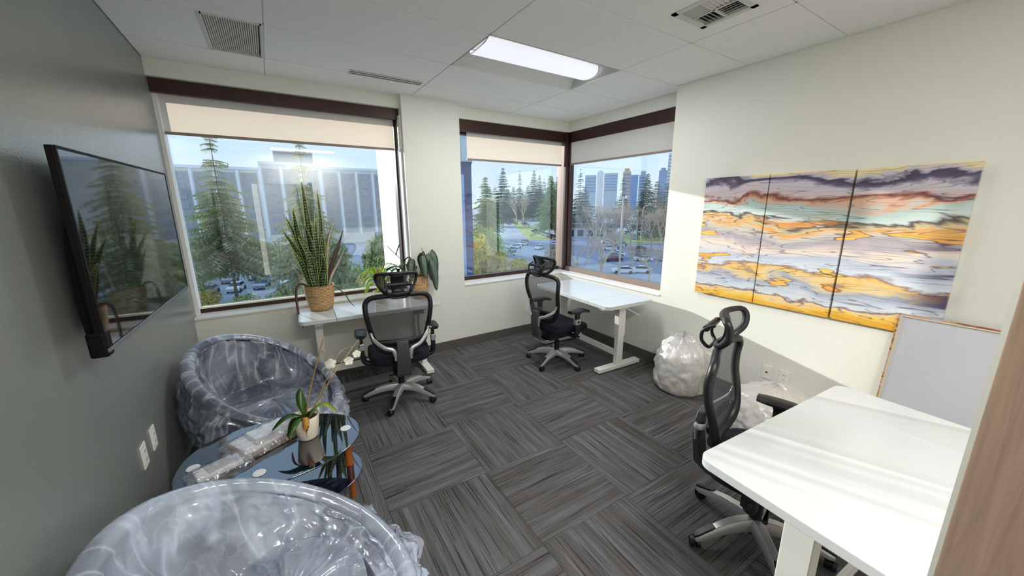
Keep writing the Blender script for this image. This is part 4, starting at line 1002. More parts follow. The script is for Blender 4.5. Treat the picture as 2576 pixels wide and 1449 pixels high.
# ------------------------------------------------------------------ leaves
def blade(path, width, mat, parent, name='leaf', twist=0.0, fold=0.25, up=Vector((0, 0, 1)), prof=None, margin=None, side=None, curl=0.0):
    """a leaf with real thickness swept along a path"""
    P = spline(path, 5); m = len(P); L_, C_, R_ = [], [], []
    for i, p in enumerate(P):
        t_ = (P[min(i+1, m-1)]-P[max(i-1, 0)]).normalized()
        s_ = Vector(side) if side else t_.cross(up)
        s_ = s_ - t_*s_.dot(t_)
        if s_.length < 1e-3: s_ = t_.orthogonal()
        s_.normalize(); k = i/(m-1)
        if twist: s_ = Matrix.Rotation(twist*k, 3, t_) @ s_
        n_ = s_.cross(t_); w_ = width*(prof(k) if prof else max(0.03, math.sin(math.pi*min(1, 0.12+0.88*k))**0.7))
        L_.append(p - s_*w_ + n_*w_*fold); R_.append(p + s_*w_ + n_*w_*fold); C_.append(p)
    mb = MB(); th = 0.0022
    rings = []
    for i in range(m):
        n_ = (R_[i]-L_[i]).cross((P[min(i+1, m-1)]-P[max(i-1, 0)])).normalized()*th*0.5
        rings.append([L_[i], C_[i]+n_, R_[i], C_[i]-n_])
    mb.ring_loft(rings); o = mb.build(name, mat, parent, smooth=180)
    if margin:
        e2 = MB(); e2.tube(L_, 0.0022, 4); e2.tube(R_, 0.0022, 4); e2.build('leaf_margin', margin, o, smooth=180)
    return o

# snake plant
sp_ = thing('snake_plant', 'tall snake plant in a woven basket at the left end of the desk', 'plant', (0.945, 3.742, DH))
MB().lathe([(0.085, 0.0), (0.098, 0.012), (0.112, 0.08), (0.124, 0.16), (0.130, 0.225), (0.127, 0.236), (0.120, 0.232), (0.112, 0.19)], (0, 0, 0), 40, True, False).build('basket', 'basket', sp_, smooth=50)
MB().lathe([(0.115, 0.20), (0.06, 0.21), (0.005, 0.212)], (0, 0, 0), 24).build('soil', 'soil', sp_, smooth=60)
def wprof(k): return min(1, 0.62+1.1*k) if k < 0.35 else max(0.04, 1-((k-0.35)/0.65)**2.2)
snake = [  # root x,y ; tip x,y,z ; width ; material
 (-0.02, 0.00, -0.035, 0.02, 1.150, 0.024, 'snake'), (0.03, 0.02, 0.075, 0.0, 1.080, 0.022, 'snake'), (-0.05, -0.02, -0.13, -0.03, 0.930, 0.026, 'snake'),
 (-0.06, 0.01, -0.225, 0.00, 0.735, 0.022, 'snake'), (-0.05, 0.03, -0.19, 0.05, 0.86, 0.020, 'snake'), (0.01, -0.03, 0.035, -0.03, 0.835, 0.038, 'snake'),
 (-0.02, -0.05, -0.06, -0.06, 0.79, 0.034, 'snake'), (0.04, -0.04, 0.075, -0.06, 0.70, 0.030, 'snake'), (0.05, 0.0, 0.09, -0.01, 0.62, 0.026, 'snake'),
 (-0.03, -0.06, -0.12, -0.07, 0.68, 0.030, 'snake'), (0.0, 0.05, 0.01, 0.06, 0.80, 0.026, 'snake'), (-0.06, -0.04, -0.17, -0.06, 0.56, 0.024, 'snake'),
 (0.07, 0.0, 0.255, -0.02, 0.735, 0.020, 'snake_brown'), (0.06, 0.03, 0.215, 0.03, 0.865, 0.010, 'snake_dry'), (0.07, -0.02, 0.24, -0.04, 0.545, 0.012, 'snake_dry'),
 (-0.01, 0.03, -0.06, 0.04, 1.12, 0.008, 'snake_dry'), (0.02, -0.01, 0.04, 0.01, 0.93, 0.012, 'snake_dry'), (0.02, -0.06, 0.05, -0.08, 0.52, 0.028, 'snake'), (-0.04, 0.05, -0.09, 0.08, 0.66, 0.026, 'snake')]
for i, (rx, ry, tx, ty, tz, wd, mt) in enumerate(snake):
    bend = 0.02*math.sin(i*2.3)
    blade([(rx, ry, 0.19), (rx+(tx-rx)*0.22, ry+(ty-ry)*0.3, 0.19+(tz-0.19)*0.33), (rx+(tx-rx)*0.55+bend, ry+(ty-ry)*0.6, 0.19+(tz-0.19)*0.67), (tx, ty, tz)], wd, mt, sp_, twist=0.7*math.sin(i*1.7), fold=0.3,
          prof=wprof, margin='snake_edge' if mt == 'snake' else None, side=(1, 0.35*math.sin(i*2.9), 0))
# drooping dried leaves over the rim
blade([(-0.07, -0.03, 0.20), (-0.13, -0.05, 0.265), (-0.185, -0.06, 0.23), (-0.195, -0.065, 0.06), (-0.185, -0.07, -0.08), (-0.170, -0.075, -0.14)], 0.011, 'snake_brown', sp_, fold=0.5, side=(1, 0.2, 0))
blade([(0.06, -0.05, 0.21), (0.13, -0.07, 0.215), (0.20, -0.10, 0.14), (0.235, -0.13, 0.06), (0.265, -0.16, 0.02)], 0.011, 'dark_leaf', sp_, fold=0.5, side=(0.5, 1, 0))

# small bright plant in a white pot
lp = thing('spider_plant', 'lime green spiky plant with dry tan fronds in a white pot', 'plant', (1.475, 3.70, DH))
MB().lathe([(0.045, 0.0), (0.052, 0.01), (0.066, 0.10), (0.070, 0.115), (0.064, 0.113), (0.058, 0.09)], (0, 0, 0), 32, True, False).build('pot', 'pot_white', lp, smooth=50)
MB().lathe([(0.060, 0.09), (0.03, 0.10), (0.004, 0.102)], (0, 0, 0), 20).build('soil', 'soil', lp, smooth=60)
rnd = random.Random(5)
for k in range(22):
    a = rnd.uniform(0, 6.28); ln = rnd.uniform(0.17, 0.33); h_ = rnd.uniform(0.08, 0.24)
    dx, dy = math.cos(a), math.sin(a)
    if dx > 0: ln *= 0.85
    ey = dy*ln; ey = min(ey, 0.12)
    blade([(dx*0.02, dy*0.02, 0.10), (dx*ln*0.35, ey*0.35, 0.12+h_), (dx*ln*0.75, ey*0.75, 0.13+h_), (dx*ln*1.1, ey*1.05, 0.07+h_*0.7)], 0.014, 'lime_leaf', lp, fold=0.35)
for k in range(14):
    a = rnd.uniform(0, 6.28); r_ = rnd.uniform(0.01, 0.045); z = rnd.uniform(0.26, 0.36)
    blade([(0.0, 0.0, 0.10), (math.cos(a)*r_*0.4-0.01, math.sin(a)*r_*0.4, 0.19), (math.cos(a)*r_*1.3-0.025, math.sin(a)*r_, z)], 0.010, 'tan_frond', lp, name='dry_frond', fold=0.6, twist=1.2)

# broad-leaved plant in a tall basket at the right end of the desk
bp_ = thing('rubber_plant', 'drooping broad grey green leaved plant in a tall woven basket', 'plant', (1.868, 3.665, DH))
MB().lathe([(0.078, 0.0), (0.084, 0.01), (0.088, 0.12), (0.090, 0.225), (0.086, 0.235), (0.080, 0.228), (0.076, 0.19)], (0, 0, 0), 32, True, False).build('basket', 'basket', bp_, smooth=50)
MB().lathe([(0.078, 0.20), (0.04, 0.21), (0.004, 0.212)], (0, 0, 0), 20).build('soil', 'soil', bp_, smooth=60)
def oprof(k): return max(0.03, math.sin(math.pi*min(1, 0.04+0.96*k))**0.65)
drop = [((0.10, -0.06), 0.46, 0.17, 0.066, 'grey_leaf'), ((0.155, -0.02), 0.48, 0.20, 0.070, 'grey_leaf'), ((0.165, 0.03), 0.42, 0.04, 0.062, 'grey_leaf'), ((0.03, -0.10), 0.45, 0.22, 0.056, 'grey_leaf'),
        ((-0.08, -0.06), 0.42, 0.22, 0.052, 'grey_leaf'), ((0.07, 0.06), 0.46, 0.20, 0.06, 'dark_leaf'), ((0.125, -0.09), 0.40, 0.08, 0.058, 'grey_leaf')]
for (dx, dy), zt, zb, wd, mt in drop:
    blade([(dx*0.25, dy*0.25, 0.22), (dx*0.6, dy*0.6, zt-0.05), (dx*0.85, dy*0.85, zt), (dx*1.05, dy*1.05, zt-0.05), (dx*1.18, dy*1.15, (zt+zb)/2), (dx*1.2, dy*1.2, zb)], wd, mt, bp_, fold=0.35, prof=lambda k: 0.05 if k < 0.38 else oprof((k-0.38)/0.62), side=(0.95, 0.3+dx, 0))
for dx, dy, z, wd in ((-0.17, -0.02, 0.36, 0.040), (-0.23, 0.03, 0.32, 0.042), (-0.10, 0.05, 0.42, 0.036), (-0.28, -0.03, 0.35, 0.034), (-0.15, -0.07, 0.27, 0.034), (-0.06, -0.05, 0.34, 0.03)):
    blade([(dx*0.2, dy*0.2, 0.21), (dx*0.5, dy*0.5, z-0.05), (dx*0.8, dy*0.8, z), (dx*1.15, dy*1.15, z-0.03), (dx*1.35, dy*1.4, z-0.12)], wd, 'dark_leaf', bp_, fold=0.3, prof=lambda k: 0.06 if k < 0.35 else oprof((k-0.35)/0.65))
st_ = MB(); st_.tube(spline([(-0.05, 0, 0.2), (-0.13, 0.0, 0.36), (-0.24, 0.0, 0.49), (-0.30, 0.0, 0.56)], 4), 0.0025, 5); st_.build('long_stem', 'dark_leaf', bp_, smooth=180)
blade([(-0.215, 0.0, 0.46), (-0.205, 0.0, 0.50), (-0.185, -0.005, 0.545), (-0.175, -0.01, 0.575)], 0.022, 'dark_leaf', bp_, fold=0.5, prof=oprof)
for (x0, z1) in ((0.05, 0.52), (0.135, 0.50)):
    s_ = MB(); s_.tube(spline([(0.02, 0, 0.21), (x0+0.02, 0, 0.38), (x0-0.005+0.03*(x0 > 0.1), 0, z1)], 5), 0.003, 5); s_.build('bare_stem', 'bark', bp_, smooth=180)

# orchid on the glass table
oc = thing('orchid', 'fading white orchid in a cream pot on the glass table', 'plant', (0.672, 2.085, 0.4515))
MB().lathe([(0.044, 0.0), (0.048, 0.004), (0.058, 0.07), (0.066, 0.128), (0.064, 0.131), (0.060, 0.128), (0.054, 0.10)], (0, 0, 0), 36, True, False).build('pot', 'pot_white', oc, smooth=50)
MB().lathe([(0.057, 0.108), (0.03, 0.116), (0.004, 0.118)], (0, 0, 0), 20).build('bark_chips', 'soil', oc, smooth=60)
for pth, wd, mt, fo in (
    ([(0.0, 0.0, 0.112), (-0.05, -0.02, 0.150), (-0.10, -0.035, 0.150), (-0.155, -0.05, 0.115)], 0.026, 'orchid_leaf', 0.25),
    ([(0.0, 0.0, 0.112), (-0.03, -0.045, 0.140), (-0.06, -0.085, 0.125), (-0.09, -0.115, 0.085)], 0.024, 'orchid_leaf', 0.25),
    ([(0.0, 0.0, 0.112), (0.06, 0.0, 0.155), (0.105, -0.015, 0.160), (0.150, -0.035, 0.115)], 0.024, 'lime_leaf', 0.3),
    ([(0.0, 0.01, 0.112), (-0.01, 0.03, 0.17), (-0.012, 0.055, 0.22), (-0.005, 0.075, 0.255)], 0.022, 'orchid_leaf', 0.35),
    ([(0.0, 0.0, 0.112), (0.02, -0.03, 0.150), (0.03, -0.05, 0.165), (0.01, -0.07, 0.14)], 0.018, 'orchid_leaf', 0.3),
    ([(0.0, -0.02, 0.112), (0.0, -0.055, 0.142), (-0.004, -0.082, 0.11), (-0.008, -0.085, 0.045)], 0.017, 'dry_leaf', 0.4),
    ([(-0.02, -0.01, 0.112), (-0.05, -0.03, 0.135), (-0.075, -0.045, 0.10), (-0.082, -0.05, 0.03)], 0.014, 'dry_leaf', 0.5)):
    blade(pth, wd, mt, oc, fold=fo, prof=oprof)
def stem(pts, r_):
    m = MB(); P = spline(pts, 5); m.tube(P, [r_*(1-0.45*i/(len(P)-1)) for i in range(len(P))], 6); return m.build('flower_stem', 'stem', oc, smooth=180)
stem([(0.0, 0.0, 0.11), (0.035, 0.012, 0.25), (0.085, 0.018, 0.40), (0.132, 0.02, 0.535)], 0.0050)
stem([(0.105, 0.018, 0.475), (0.128, 0.015, 0.45), (0.128, 0.012, 0.41), (0.112, 0.01, 0.375)], 0.003)
stem([(0.015, 0.01, 0.11), (0.10, 0.014, 0.235), (0.20, 0.016, 0.365), (0.308, 0.018, 0.49)], 0.0042)
stem([(0.02, 0.0, 0.11), (0.10, 0.012, 0.26), (0.165, 0.016, 0.375), (0.215, 0.018, 0.445), (0.275, 0.018, 0.455)], 0.0032)
stem([(0.178, 0.016, 0.40), (0.160, 0.014, 0.425), (0.140, 0.010, 0.41)], 0.0026)
stem([(0.215, 0.018, 0.44), (0.235, 0.014, 0.425), (0.240, 0.008, 0.40)], 0.0026)
def flower(c, s):
    c = Vector(c); fl = MB()
    for k in range(5):
        a = 2*math.pi*k/5+0.3; d_ = Vector((math.cos(a), -0.25, math.sin(a)))
        sd = Vector((-math.sin(a), 0, math.cos(a)))
        fl.ring_loft([[c+d_*s*r_+sd*s*w_*q+Vector((0, -z_*s, 0)) for q, z_ in ((-1, 0.0), (0, 0.06), (1, 0.0), (0, -0.03))] for r_, w_ in ((0.05, 0.08), (0.45, 0.40), (0.8, 0.42), (1.0, 0.12))])
    return fl.build('flower', 'petal', oc, smooth=70)
flower((0.150, 0.006, 0.390), 0.030); flower((0.242, 0.002, 0.385), 0.026); flower((0.288, 0.012, 0.412), 0.023)

# ------------------------------------------------------------------ bagged stools by the cream wall
def bag(name, label, loc, rx, ry, h, seed, knot, straw=False):
    t = thing(name, label, 'bag', loc, R(seed*20))
    rnd = random.Random(seed); ph = [rnd.uniform(0, 6.28) for _ in range(8)]
    def fn(u, v):
        a = u*2*math.pi
        prof = [(0.0, 0.86), (0.05, 0.98), (0.2, 1.04), (0.45, 1.03), (0.68, 0.97), (0.82, 0.80), (0.90, 0.55), (0.96, 0.26), (1.0, 0.02)]
        for (z0, r0), (z1, r1) in zip(prof[:-1], prof[1:]):
            if z0 <= v <= z1: k = (v-z0)/(z1-z0); r_ = r0+(r1-r0)*k; break
        q = Vector((math.sin(a)*1.6, math.cos(a)*1.6, v*2.6+seed*3.1))
        cr_ = abs(mnoise.noise(q*1.7))*0.16+abs(mnoise.noise(q*4))*0.07
        top = max(0, (v-0.7)/0.3); pl = 0.05*top*math.sin(9*a+ph[0]+2*math.sin(3*a+ph[1]))
        z = h*v + knot*top*abs(mnoise.noise(q*3.2))*0.9
        s_ = r_*(0.93+cr_)+pl*(1-top*0.5)
        return Vector((math.cos(a)*rx*s_, math.sin(a)*ry*s_, max(0.002, z)))
    MB().grid(fn, 90, 40).build('plastic_bag', 'bag', t, smooth=180)
    MB().lathe([(0.80*min(rx, ry), 0.01), (0.86*min(rx, ry), 0.03), (0.88*min(rx, ry), 0.12), (0.86*min(rx, ry), h*0.72), (0.70*min(rx, ry), h*0.78), (0.01, h*0.80)], (0, 0, 0), 28).build('contents', 'straw' if straw else 'pot_white', t, smooth=60)
    return t
def m_straw():
    nt = NT('straw_trimmed_pouf'); b = nt.n('BsdfPrincipled'); v = coords(nt); sep = nt.n('SeparateXYZ'); nt.l(v, sep.inputs[0])
    n = noise(nt, v, 70, 3); ad = nt.n('Math', operation='MULTIPLY_ADD'); nt.l(n.outputs['Fac'], ad.inputs[0]); ad.inputs[1].default_value = 0.10; nt.l(sep.outputs['Z'], ad.inputs[2])
    rr = ramp(nt, ad.outputs[0], [(0.05, srgb(168, 146, 96)), (0.15, srgb(206, 190, 140)), (0.19, srgb(214, 212, 206)), (0.6, srgb(224, 218, 212))])
    nt.l(rr.outputs[0], b.inputs['Base Color']); b.inputs['Roughness'].default_value = 0.9; nt.surf(b.outputs[0]); return nt.m
M['straw'] = m_straw()
bag('bagged_stool', 'round stool in a tall tied white plastic bag beside the corner desk', (3.665, 1.80, 0), 0.215, 0.215, 0.50, 2, 0.13, True)
bag('bagged_pouf', 'low pouf in white plastic behind the foreground desk', (3.56, 0.99, 0), 0.25, 0.30, 0.40, 4, 0.05)

# ================================================================== outside
GZ = -12.0
struct(MB().box(-400, 900, 8, 1200, GZ-0.5, GZ).build('ground', 'asphalt'), 'paved car park and streets four floors below')
def strip(name, pts, mat, z, label):
    return struct(MB().ring_loft([[Vector((x, y, GZ+zz)) for x, y in pts] for zz in (0.0, z)]).build(name, mat), label)
strip('lawn_1', [(-30, 58), (-30, 66), (8, 66), (8, 58)], 'grass', 0.05, 'grass verge below the conifers')
strip('lawn_2', [(98, 88), (120, 118), (190, 90), (160, 70)], 'grass', 0.05, 'grass bank beyond the road')
strip('lawn_3', [(84, 118), (190, 300), (200, 294), (94, 112)], 'grass', 0.06, 'grass strip between parking rows')
strip('road', [(60, 20), (78, 130), (110, 112), (150, 20)], 'road', 0.03, 'road crossing the car park')

# --- the hotel opposite
HY = 150.0
ht = thing('hotel_building', 'long blue grey hotel with white fins facing the wide window', 'building', (0, HY, GZ))
def hbox(x0, x1, z1, y0=0.0, dep=18.0, name='wall', mat='hotel', z0=0.0): return MB().box(x0, x1, y0, y0+dep, z0, z1-GZ).build(name, mat, ht)
hbox(-60, -0.6, 13.2); hbox(-0.6, 17.0, 15.0, -2.5, 22); hbox(17.0, 60, 14.4)
hbox(3.8, 15.4, 19.3, 0, 12, 'penthouse', 'hotel_dark', 15.0-GZ)
hbox(-60, -0.6, 13.8, -0.3, 0.6, 'parapet', 'hotel_fin', 13.0-GZ); hbox(-0.8, 17.2, 15.6, -2.8, 0.6, 'parapet', 'hotel_fin', 14.8-GZ); hbox(17.0, 60, 15.0, -0.3, 0.6, 'parapet', 'hotel_fin', 14.2-GZ)
fin_me = None; pane_me = None
def inst(me_name, maker, mat, parent, loc, cache={}):
    if me_name not in cache:
        o = maker().build(me_name, mat, parent); cache[me_name] = o.data
    else:
        o = bpy.data.objects.new(me_name, cache[me_name]); COL.objects.link(o); o.parent = parent
    o.location = loc; return o
def bays(x0, x1, ztop, yf, first=True):
    n = max(1, round((x1-x0)/5.75)); w_ = (x1-x0)/n
    for i in range(n+1):
        inst('fin', lambda: MB().box(-0.32, 0.32, -0.9, 0.0, 2, 25.0), 'hotel_fin', ht, (x0+i*w_, yf, ztop-13.4))
    for i in range(n):
        inst('bay_recess', lambda: MB().box(-2.2, 2.2, -0.08, 0.0, 3, 24.2), 'hotel_dark', ht, (x0+(i+0.5)*w_, yf, ztop-13.4))
        for k in range(7):
            inst('window', lambda: MB().box(-1.25, 1.25, -0.22, -0.02, 0, 1.55), 'hotel_pane', ht, (x0+(i+0.5)*w_, yf-0.05, (ztop-GZ)-3.4-k*2.95))
bays(-29.5, -0.8, 13.2, 0.0); bays(-0.4, 16.8, 14.6, -2.5); bays(17.4, 46.2, 14.2, 0.0)

# --- a neighbouring wing close by, seen at the left of the corner window
ng = thing('neighbouring_tower', 'dark slate blue building edge beside the pier with pale blue glass', 'building', (22.6, 46.5, GZ), R(-25))
MB().box(-1.6, 1.35, 0, 6, 0, 19.2).build('wall', 'slate', ng)
MB().box(-1.55, 0.35, -0.15, 0, 4, 17.6).build('window', 'sky_glass', ng)
MB().box(-1.6, 1.5, -0.3, 6, 19.2, 22.5).build('parapet', 'tower_grey', ng)

# --- vegetation generators
def conifer_mesh(H_, rad_, seed, dens=1.0, start=0.10, droop=0.35, sparse_top=False):
    rnd = random.Random(seed); mb = MB(); levels = int(33*dens)
    for i in range(levels):
        k = (i+rnd.random())/levels; z = H_*(start+(1-start)*k)
        r_ = rad_*((1-k)**(1.05 if sparse_top else 0.9))*rnd.uniform(0.6, 1.15)+rad_*0.10
        nb = max(3, int((7 if not (sparse_top and k > 0.62) else 4)*(1-0.40*k)))
        if sparse_top and k > 0.62 and rnd.random() < 0.2: continue
        a0 = rnd.uniform(0, 6.28)
        for b in range(nb):
            a = a0+2*math.pi*b/nb+rnd.uniform(-0.35, 0.35); ln = r_*rnd.uniform(0.65, 1.1)
            d_ = Vector((math.cos(a), math.sin(a), 0)); s_ = Vector((-d_.y, d_.x, 0)); dr = droop*rnd.uniform(0.5, 1.3)
            segs = 10; pts = [Vector((0, 0, z))+d_*ln*q/segs+Vector((0, 0, -dr*ln*(q/segs)**1.6+0.12*ln*(q/segs))) for q in range(segs+1)]
            for q in range(segs):
                p0, p1 = pts[q], pts[q+1]; wd = (ln*0.085+0.012)*(1-0.45*q/segs)*rnd.uniform(0.5, 1.6)
                for sg in (-1, 1):
                    tip = p0.lerp(p1, rnd.uniform(0.6, 1.3))+s_*sg*wd+Vector((0, 0, -wd*rnd.uniform(0.1, 0.75)))
                    mb.add([p0, p1+Vector((0, 0, 0.03*ln)), tip], [(0, 1, 2)])
                if q > 0:
                    hg = p0.lerp(p1, 0.5)+Vector((0, 0, -wd*rnd.uniform(0.8, 1.7)))+s_*rnd.uniform(-0.3, 0.3)*wd
                    mb.add([p0, p1, hg], [(0, 1, 2)])
    return mb
TREES = {}
def conifer(label, x, y, H_, rad_, key, mat, group='conifers outside', base=GZ):
    t = thing('conifer', label, 'tree', (x, y, base), random.uniform(0, 6.28), group)
    seed, dens, start, droop, sp = {'tall': (1, 1.9, 0.22, 0.42, True), 'full': (2, 1.9, 0.12, 0.5, False), 'dark': (3, 1.5, 0.08, 0.3, False), 'narrow': (4, 1.3, 0.10, 0.3, True), 'big': (5, 2.0, 0.16, 0.55, False)}[key]
    if key not in TREES:
        mb = conifer_mesh(1.0, 0.22, seed, dens, start, droop, sp); me = bpy.data.meshes.new('foliage'); me.from_pydata(mb.v, [], mb.f); TREES[key] = me
    me = TREES[key]; 
    mk = key+mat
    if mk not in TREES:
        m2 = me.copy(); m2.materials.append(M[mat]); TREES[mk] = m2
    fo = bpy.data.objects.new('foliage', TREES[mk]); COL.objects.link(fo); fo.parent = t; fo.scale = (rad_/0.22, rad_/0.22, H_)
    tr = inst('trunk', lambda: MB().cyl((0, 0, 0), (0, 0, 1), 0.018, 0.002, 8), 'bark', t, (0, 0, 0)); tr.scale = (H_*0.5, H_*0.5, H_)
    return t
def bare_mesh(seed, depth=6, spread=0.62):
    rnd = random.Random(seed); mb = MB(); tw = MB()
    def grow(p, d_, ln, r_, lv):
        q = p+d_*ln+Vector((rnd.uniform(-1, 1), rnd.uniform(-1, 1), 0))*ln*0.06
        m = p.lerp(q, 0.5)+Vector((rnd.uniform(-1, 1), rnd.uniform(-1, 1), rnd.uniform(-0.3, 0.5)))*ln*0.07
        (mb if lv > depth-3 else tw).tube([p, m, q], [r_, r_*0.85, r_*0.66], 4 if lv > depth-3 else 3)
        if lv == 0: return
        for b in range(rnd.choice((2, 3, 3)) if lv < depth else 4):
            ax = Vector((rnd.uniform(-1, 1), rnd.uniform(-1, 1), rnd.uniform(-0.15, 0.5)))
            nd = (d_+ax*spread*(1.15 if lv > depth-2 else 0.95)+Vector((0, 0, 0.16))).normalized()
            grow(q, nd, ln*rnd.uniform(0.62, 0.86), r_*0.62, lv-1)
    grow(Vector((0, 0, 0)), Vector((0, 0, 1)), 0.22, 0.016, depth)
    return mb, tw
BT = {}
def bare_tree(label, x, y, H_, key, group='bare winter trees outside', rot=0.0, wide=1.0, pale=True):
    t = thing('bare_tree', label, 'tree', (x, y, GZ), rot, group)
    if key not in BT:
        a, b = bare_mesh(key); ma = bpy.data.meshes.new('limbs'); ma.from_pydata(a.v, [], a.f); mb2 = bpy.data.meshes.new('twigs'); mb2.from_pydata(b.v, [], b.f)
        ma.materials.append(M['pale_bark' if pale else 'twig']); mb2.materials.append(M['twig']); BT[key] = (ma, mb2)
    for nm, me in zip(('limbs', 'twigs'), BT[key]):
        o = bpy.data.objects.new(nm, me); COL.objects.link(o); o.parent = t; o.scale = (H_*wide, H_*wide, H_)
        if nm == 'twigs': o['kind'] = 'stuff'
    return t
BU = {}
def bush(label, x, y, w_, h_, mat, seed, group='shrubs outside', name='shrub', z=GZ):
    key = (seed % 4, mat)
    if key not in BU:
        rnd = random.Random(seed % 4+50); mb = MB()
        blobs = [(Vector((rnd.uniform(-0.55, 0.55), rnd.uniform(-0.55, 0.55), rnd.uniform(0.25, 0.72))), rnd.uniform(0.25, 0.45)) for _ in range(9)]
        for c, r_ in blobs:
            for _ in range(230):
                d_ = Vector((rnd.gauss(0, 1), rnd.gauss(0, 1), rnd.gauss(0, 1))).normalized(); p = c+d_*r_*rnd.uniform(0.65, 1.05)
                if p.z < 0: continue
                a_ = d_.orthogonal().normalized(); b_ = d_.cross(a_); th = rnd.uniform(0, 6.28); s_ = rnd.uniform(0.05, 0.12)
                u_ = (a_*math.cos(th)+b_*math.sin(th)); v_ = d_*0.5+b_*math.cos(th)-a_*math.sin(th)
                mb.add([p, p+u_*s_, p+v_*s_*0.9], [(0, 1, 2)])
        st = MB(); st.cyl((0, 0, 0), (0, 0, 0.5), 0.05, 0.03, 6)
        me = bpy.data.meshes.new('foliage'); me.from_pydata(mb.v, [], mb.f); me.materials.append(M[mat]); ms = bpy.data.meshes.new('trunk'); ms.from_pydata(st.v, [], st.f); ms.materials.append(M['bark']); BU[key] = (me, ms)
    t = thing(name, label, 'shrub' if name == 'shrub' else 'tree', (x, y, z), seed*1.7, group)
    for nm, me in zip(('foliage', 'trunk'), BU[key]):
        o = bpy.data.objects.new(nm, me); COL.objects.link(o); o.parent = t; o.scale = (w_, w_, h_)
    return t

# trees in front of the hotel
conifer('tall sparse topped conifer in front of the hotel left wing', -4.6, 62.0, 22.8, 6.6, 'tall', 'needles')
conifer('full conifer rising before the hotel penthouse', 4.55, 53.0, 21.6, 5.4, 'tall', 'needles')
conifer('broad conifer beside the sunlit outer pier', 15.2, 50.0, 20.0, 5.2, 'big', 'needles')
conifer('small conifer at the far left of the wide window', -15.0, 80.0, 17.0, 5.5, 'full', 'needles')
for i, (x, y, w_, h_, mt) in enumerate([(-12, 64, 4.6, 5.2, 'bush_green'), (-7.5, 60, 3.2, 3.0, 'bush_warm'), (-2, 57, 3.0, 2.6, 'bush_green'), (1.5, 60, 3.4, 3.6, 'bush_green'), (5.5, 64, 3.8, 7.0, 'bush_green'),
                                        (9.0, 66, 4.0, 6.4, 'needles_mid'), (12.0, 60, 3.4, 4.4, 'bush_green'), (-16, 72, 5.0, 8.0, 'bush_green'), (-22, 66, 5.0, 6.0, 'bush_warm'), (0.5, 82, 4.5, 6.5, 'needles_mid'), (-11, 92, 5.5, 7.5, 'bush_green'), (16.5, 74, 5.0, 9.0, 'bush_green'), (9.5, 84, 5.0, 8.0, 'bush_green'), (-20, 100, 6, 9.0, 'bush_warm')]):
    bush({'bush_green': 'green rounded shrub among the parked cars before the hotel', 'bush_warm': 'yellowish shrub at the left before the hotel', 'needles_mid': 'dark green bushy tree at the foot of the hotel'}[mt], x, y, w_, h_, mt, i, {'bush_green': 'green shrubs before the hotel', 'bush_warm': 'yellowish shrubs before the hotel', 'needles_mid': 'bushy trees before the hotel'}[mt])
# corner window, left leaf
conifer('dark dense conifer standing alone against the sky', 120.5, 196.0, 35.2, 9.0, 'dark', 'needles_dark')
conifer('grey green conifer beside the slate blue building', 48.5, 87.0, 20.8, 6.0, 'full', 'needles_mid')
conifer('narrow distant conifer spire', 181.0, 268.0, 41.0, 7.5, 'narrow', 'needles_dark')
conifer('big bright green conifer beside the corner post', 97.0, 121.0, 25.0, 7.0, 'big', 'needles_mid')
conifer('tallest conifer of the distant clump', 190.0, 260.0, 41.5, 10.0, 'dark', 'needles_dark')
for i, (az, d_, h_, rr_) in enumerate([(36.9, 185, 27.5, 6.5), (37.6, 175, 25.0, 7), (38.8, 190, 27.0, 7), (33.0, 190, 22.5, 7), (30.2, 190, 23.0, 8), (39.6, 160, 25.0, 7), (35.2, 200, 23.5, 8), (29.4, 140, 20, 7), (32.2, 210, 22, 9), (37.0, 210, 24, 9), (34.4, 220, 22, 9), (40.4, 200, 24, 8)]):
    d_ *= 1.75; h_ = 13.7+(h_-13.7)*1.75; rr_ *= 1.4
    conifer('conifer in the distant treeline beyond the parked cars', 0.645+d_*math.sin(R(az)), d_*math.cos(R(az)), h_, rr_, ('dark', 'narrow', 'full')[i % 3], 'needles_dark' if i % 2 else 'needles_mid', 'distant treeline')
bare_tree('pale bare birch between the conifers', 150.0, 226.0, 26.0, 21, rot=1.0)
bare_tree('pale bare tree rising behind the parked rows', 160.0, 232.0, 24.0, 22, rot=2.0)
for i, (x, y, w_, h_, mt) in enumerate([(29, 58, 5.0, 9.0, 'bush_warm'), (32, 56, 4.2, 6.5, 'bush_warm'), (34.5, 62, 5.0, 8.5, 'bush_green'), (39, 70, 5.0, 9.0, 'bush_green'), (30, 49, 4.0, 4.0, 'bush_green'), (43, 78, 5.5, 9.0, 'bush_green'), (37, 55, 3.6, 4.0, 'bush_warm'), (50, 62, 3.0, 3.4, 'twig'), (53, 64, 3.4, 3.6, 'twig'), (56.5, 66, 3.6, 4.2, 'twig')]):
    bush({'bush_green': 'green shrub below the left leaf of the corner window', 'bush_warm': 'golden yellow shrub below the left leaf of the corner window', 'twig': 'brown leafless shrub at the foot of the corner post'}[mt], x, y, w_, h_, mt, i+3, {'bush_green': 'green shrubs below the corner window', 'bush_warm': 'golden shrubs below the corner window', 'twig': 'brown shrubs by the corner post'}[mt])
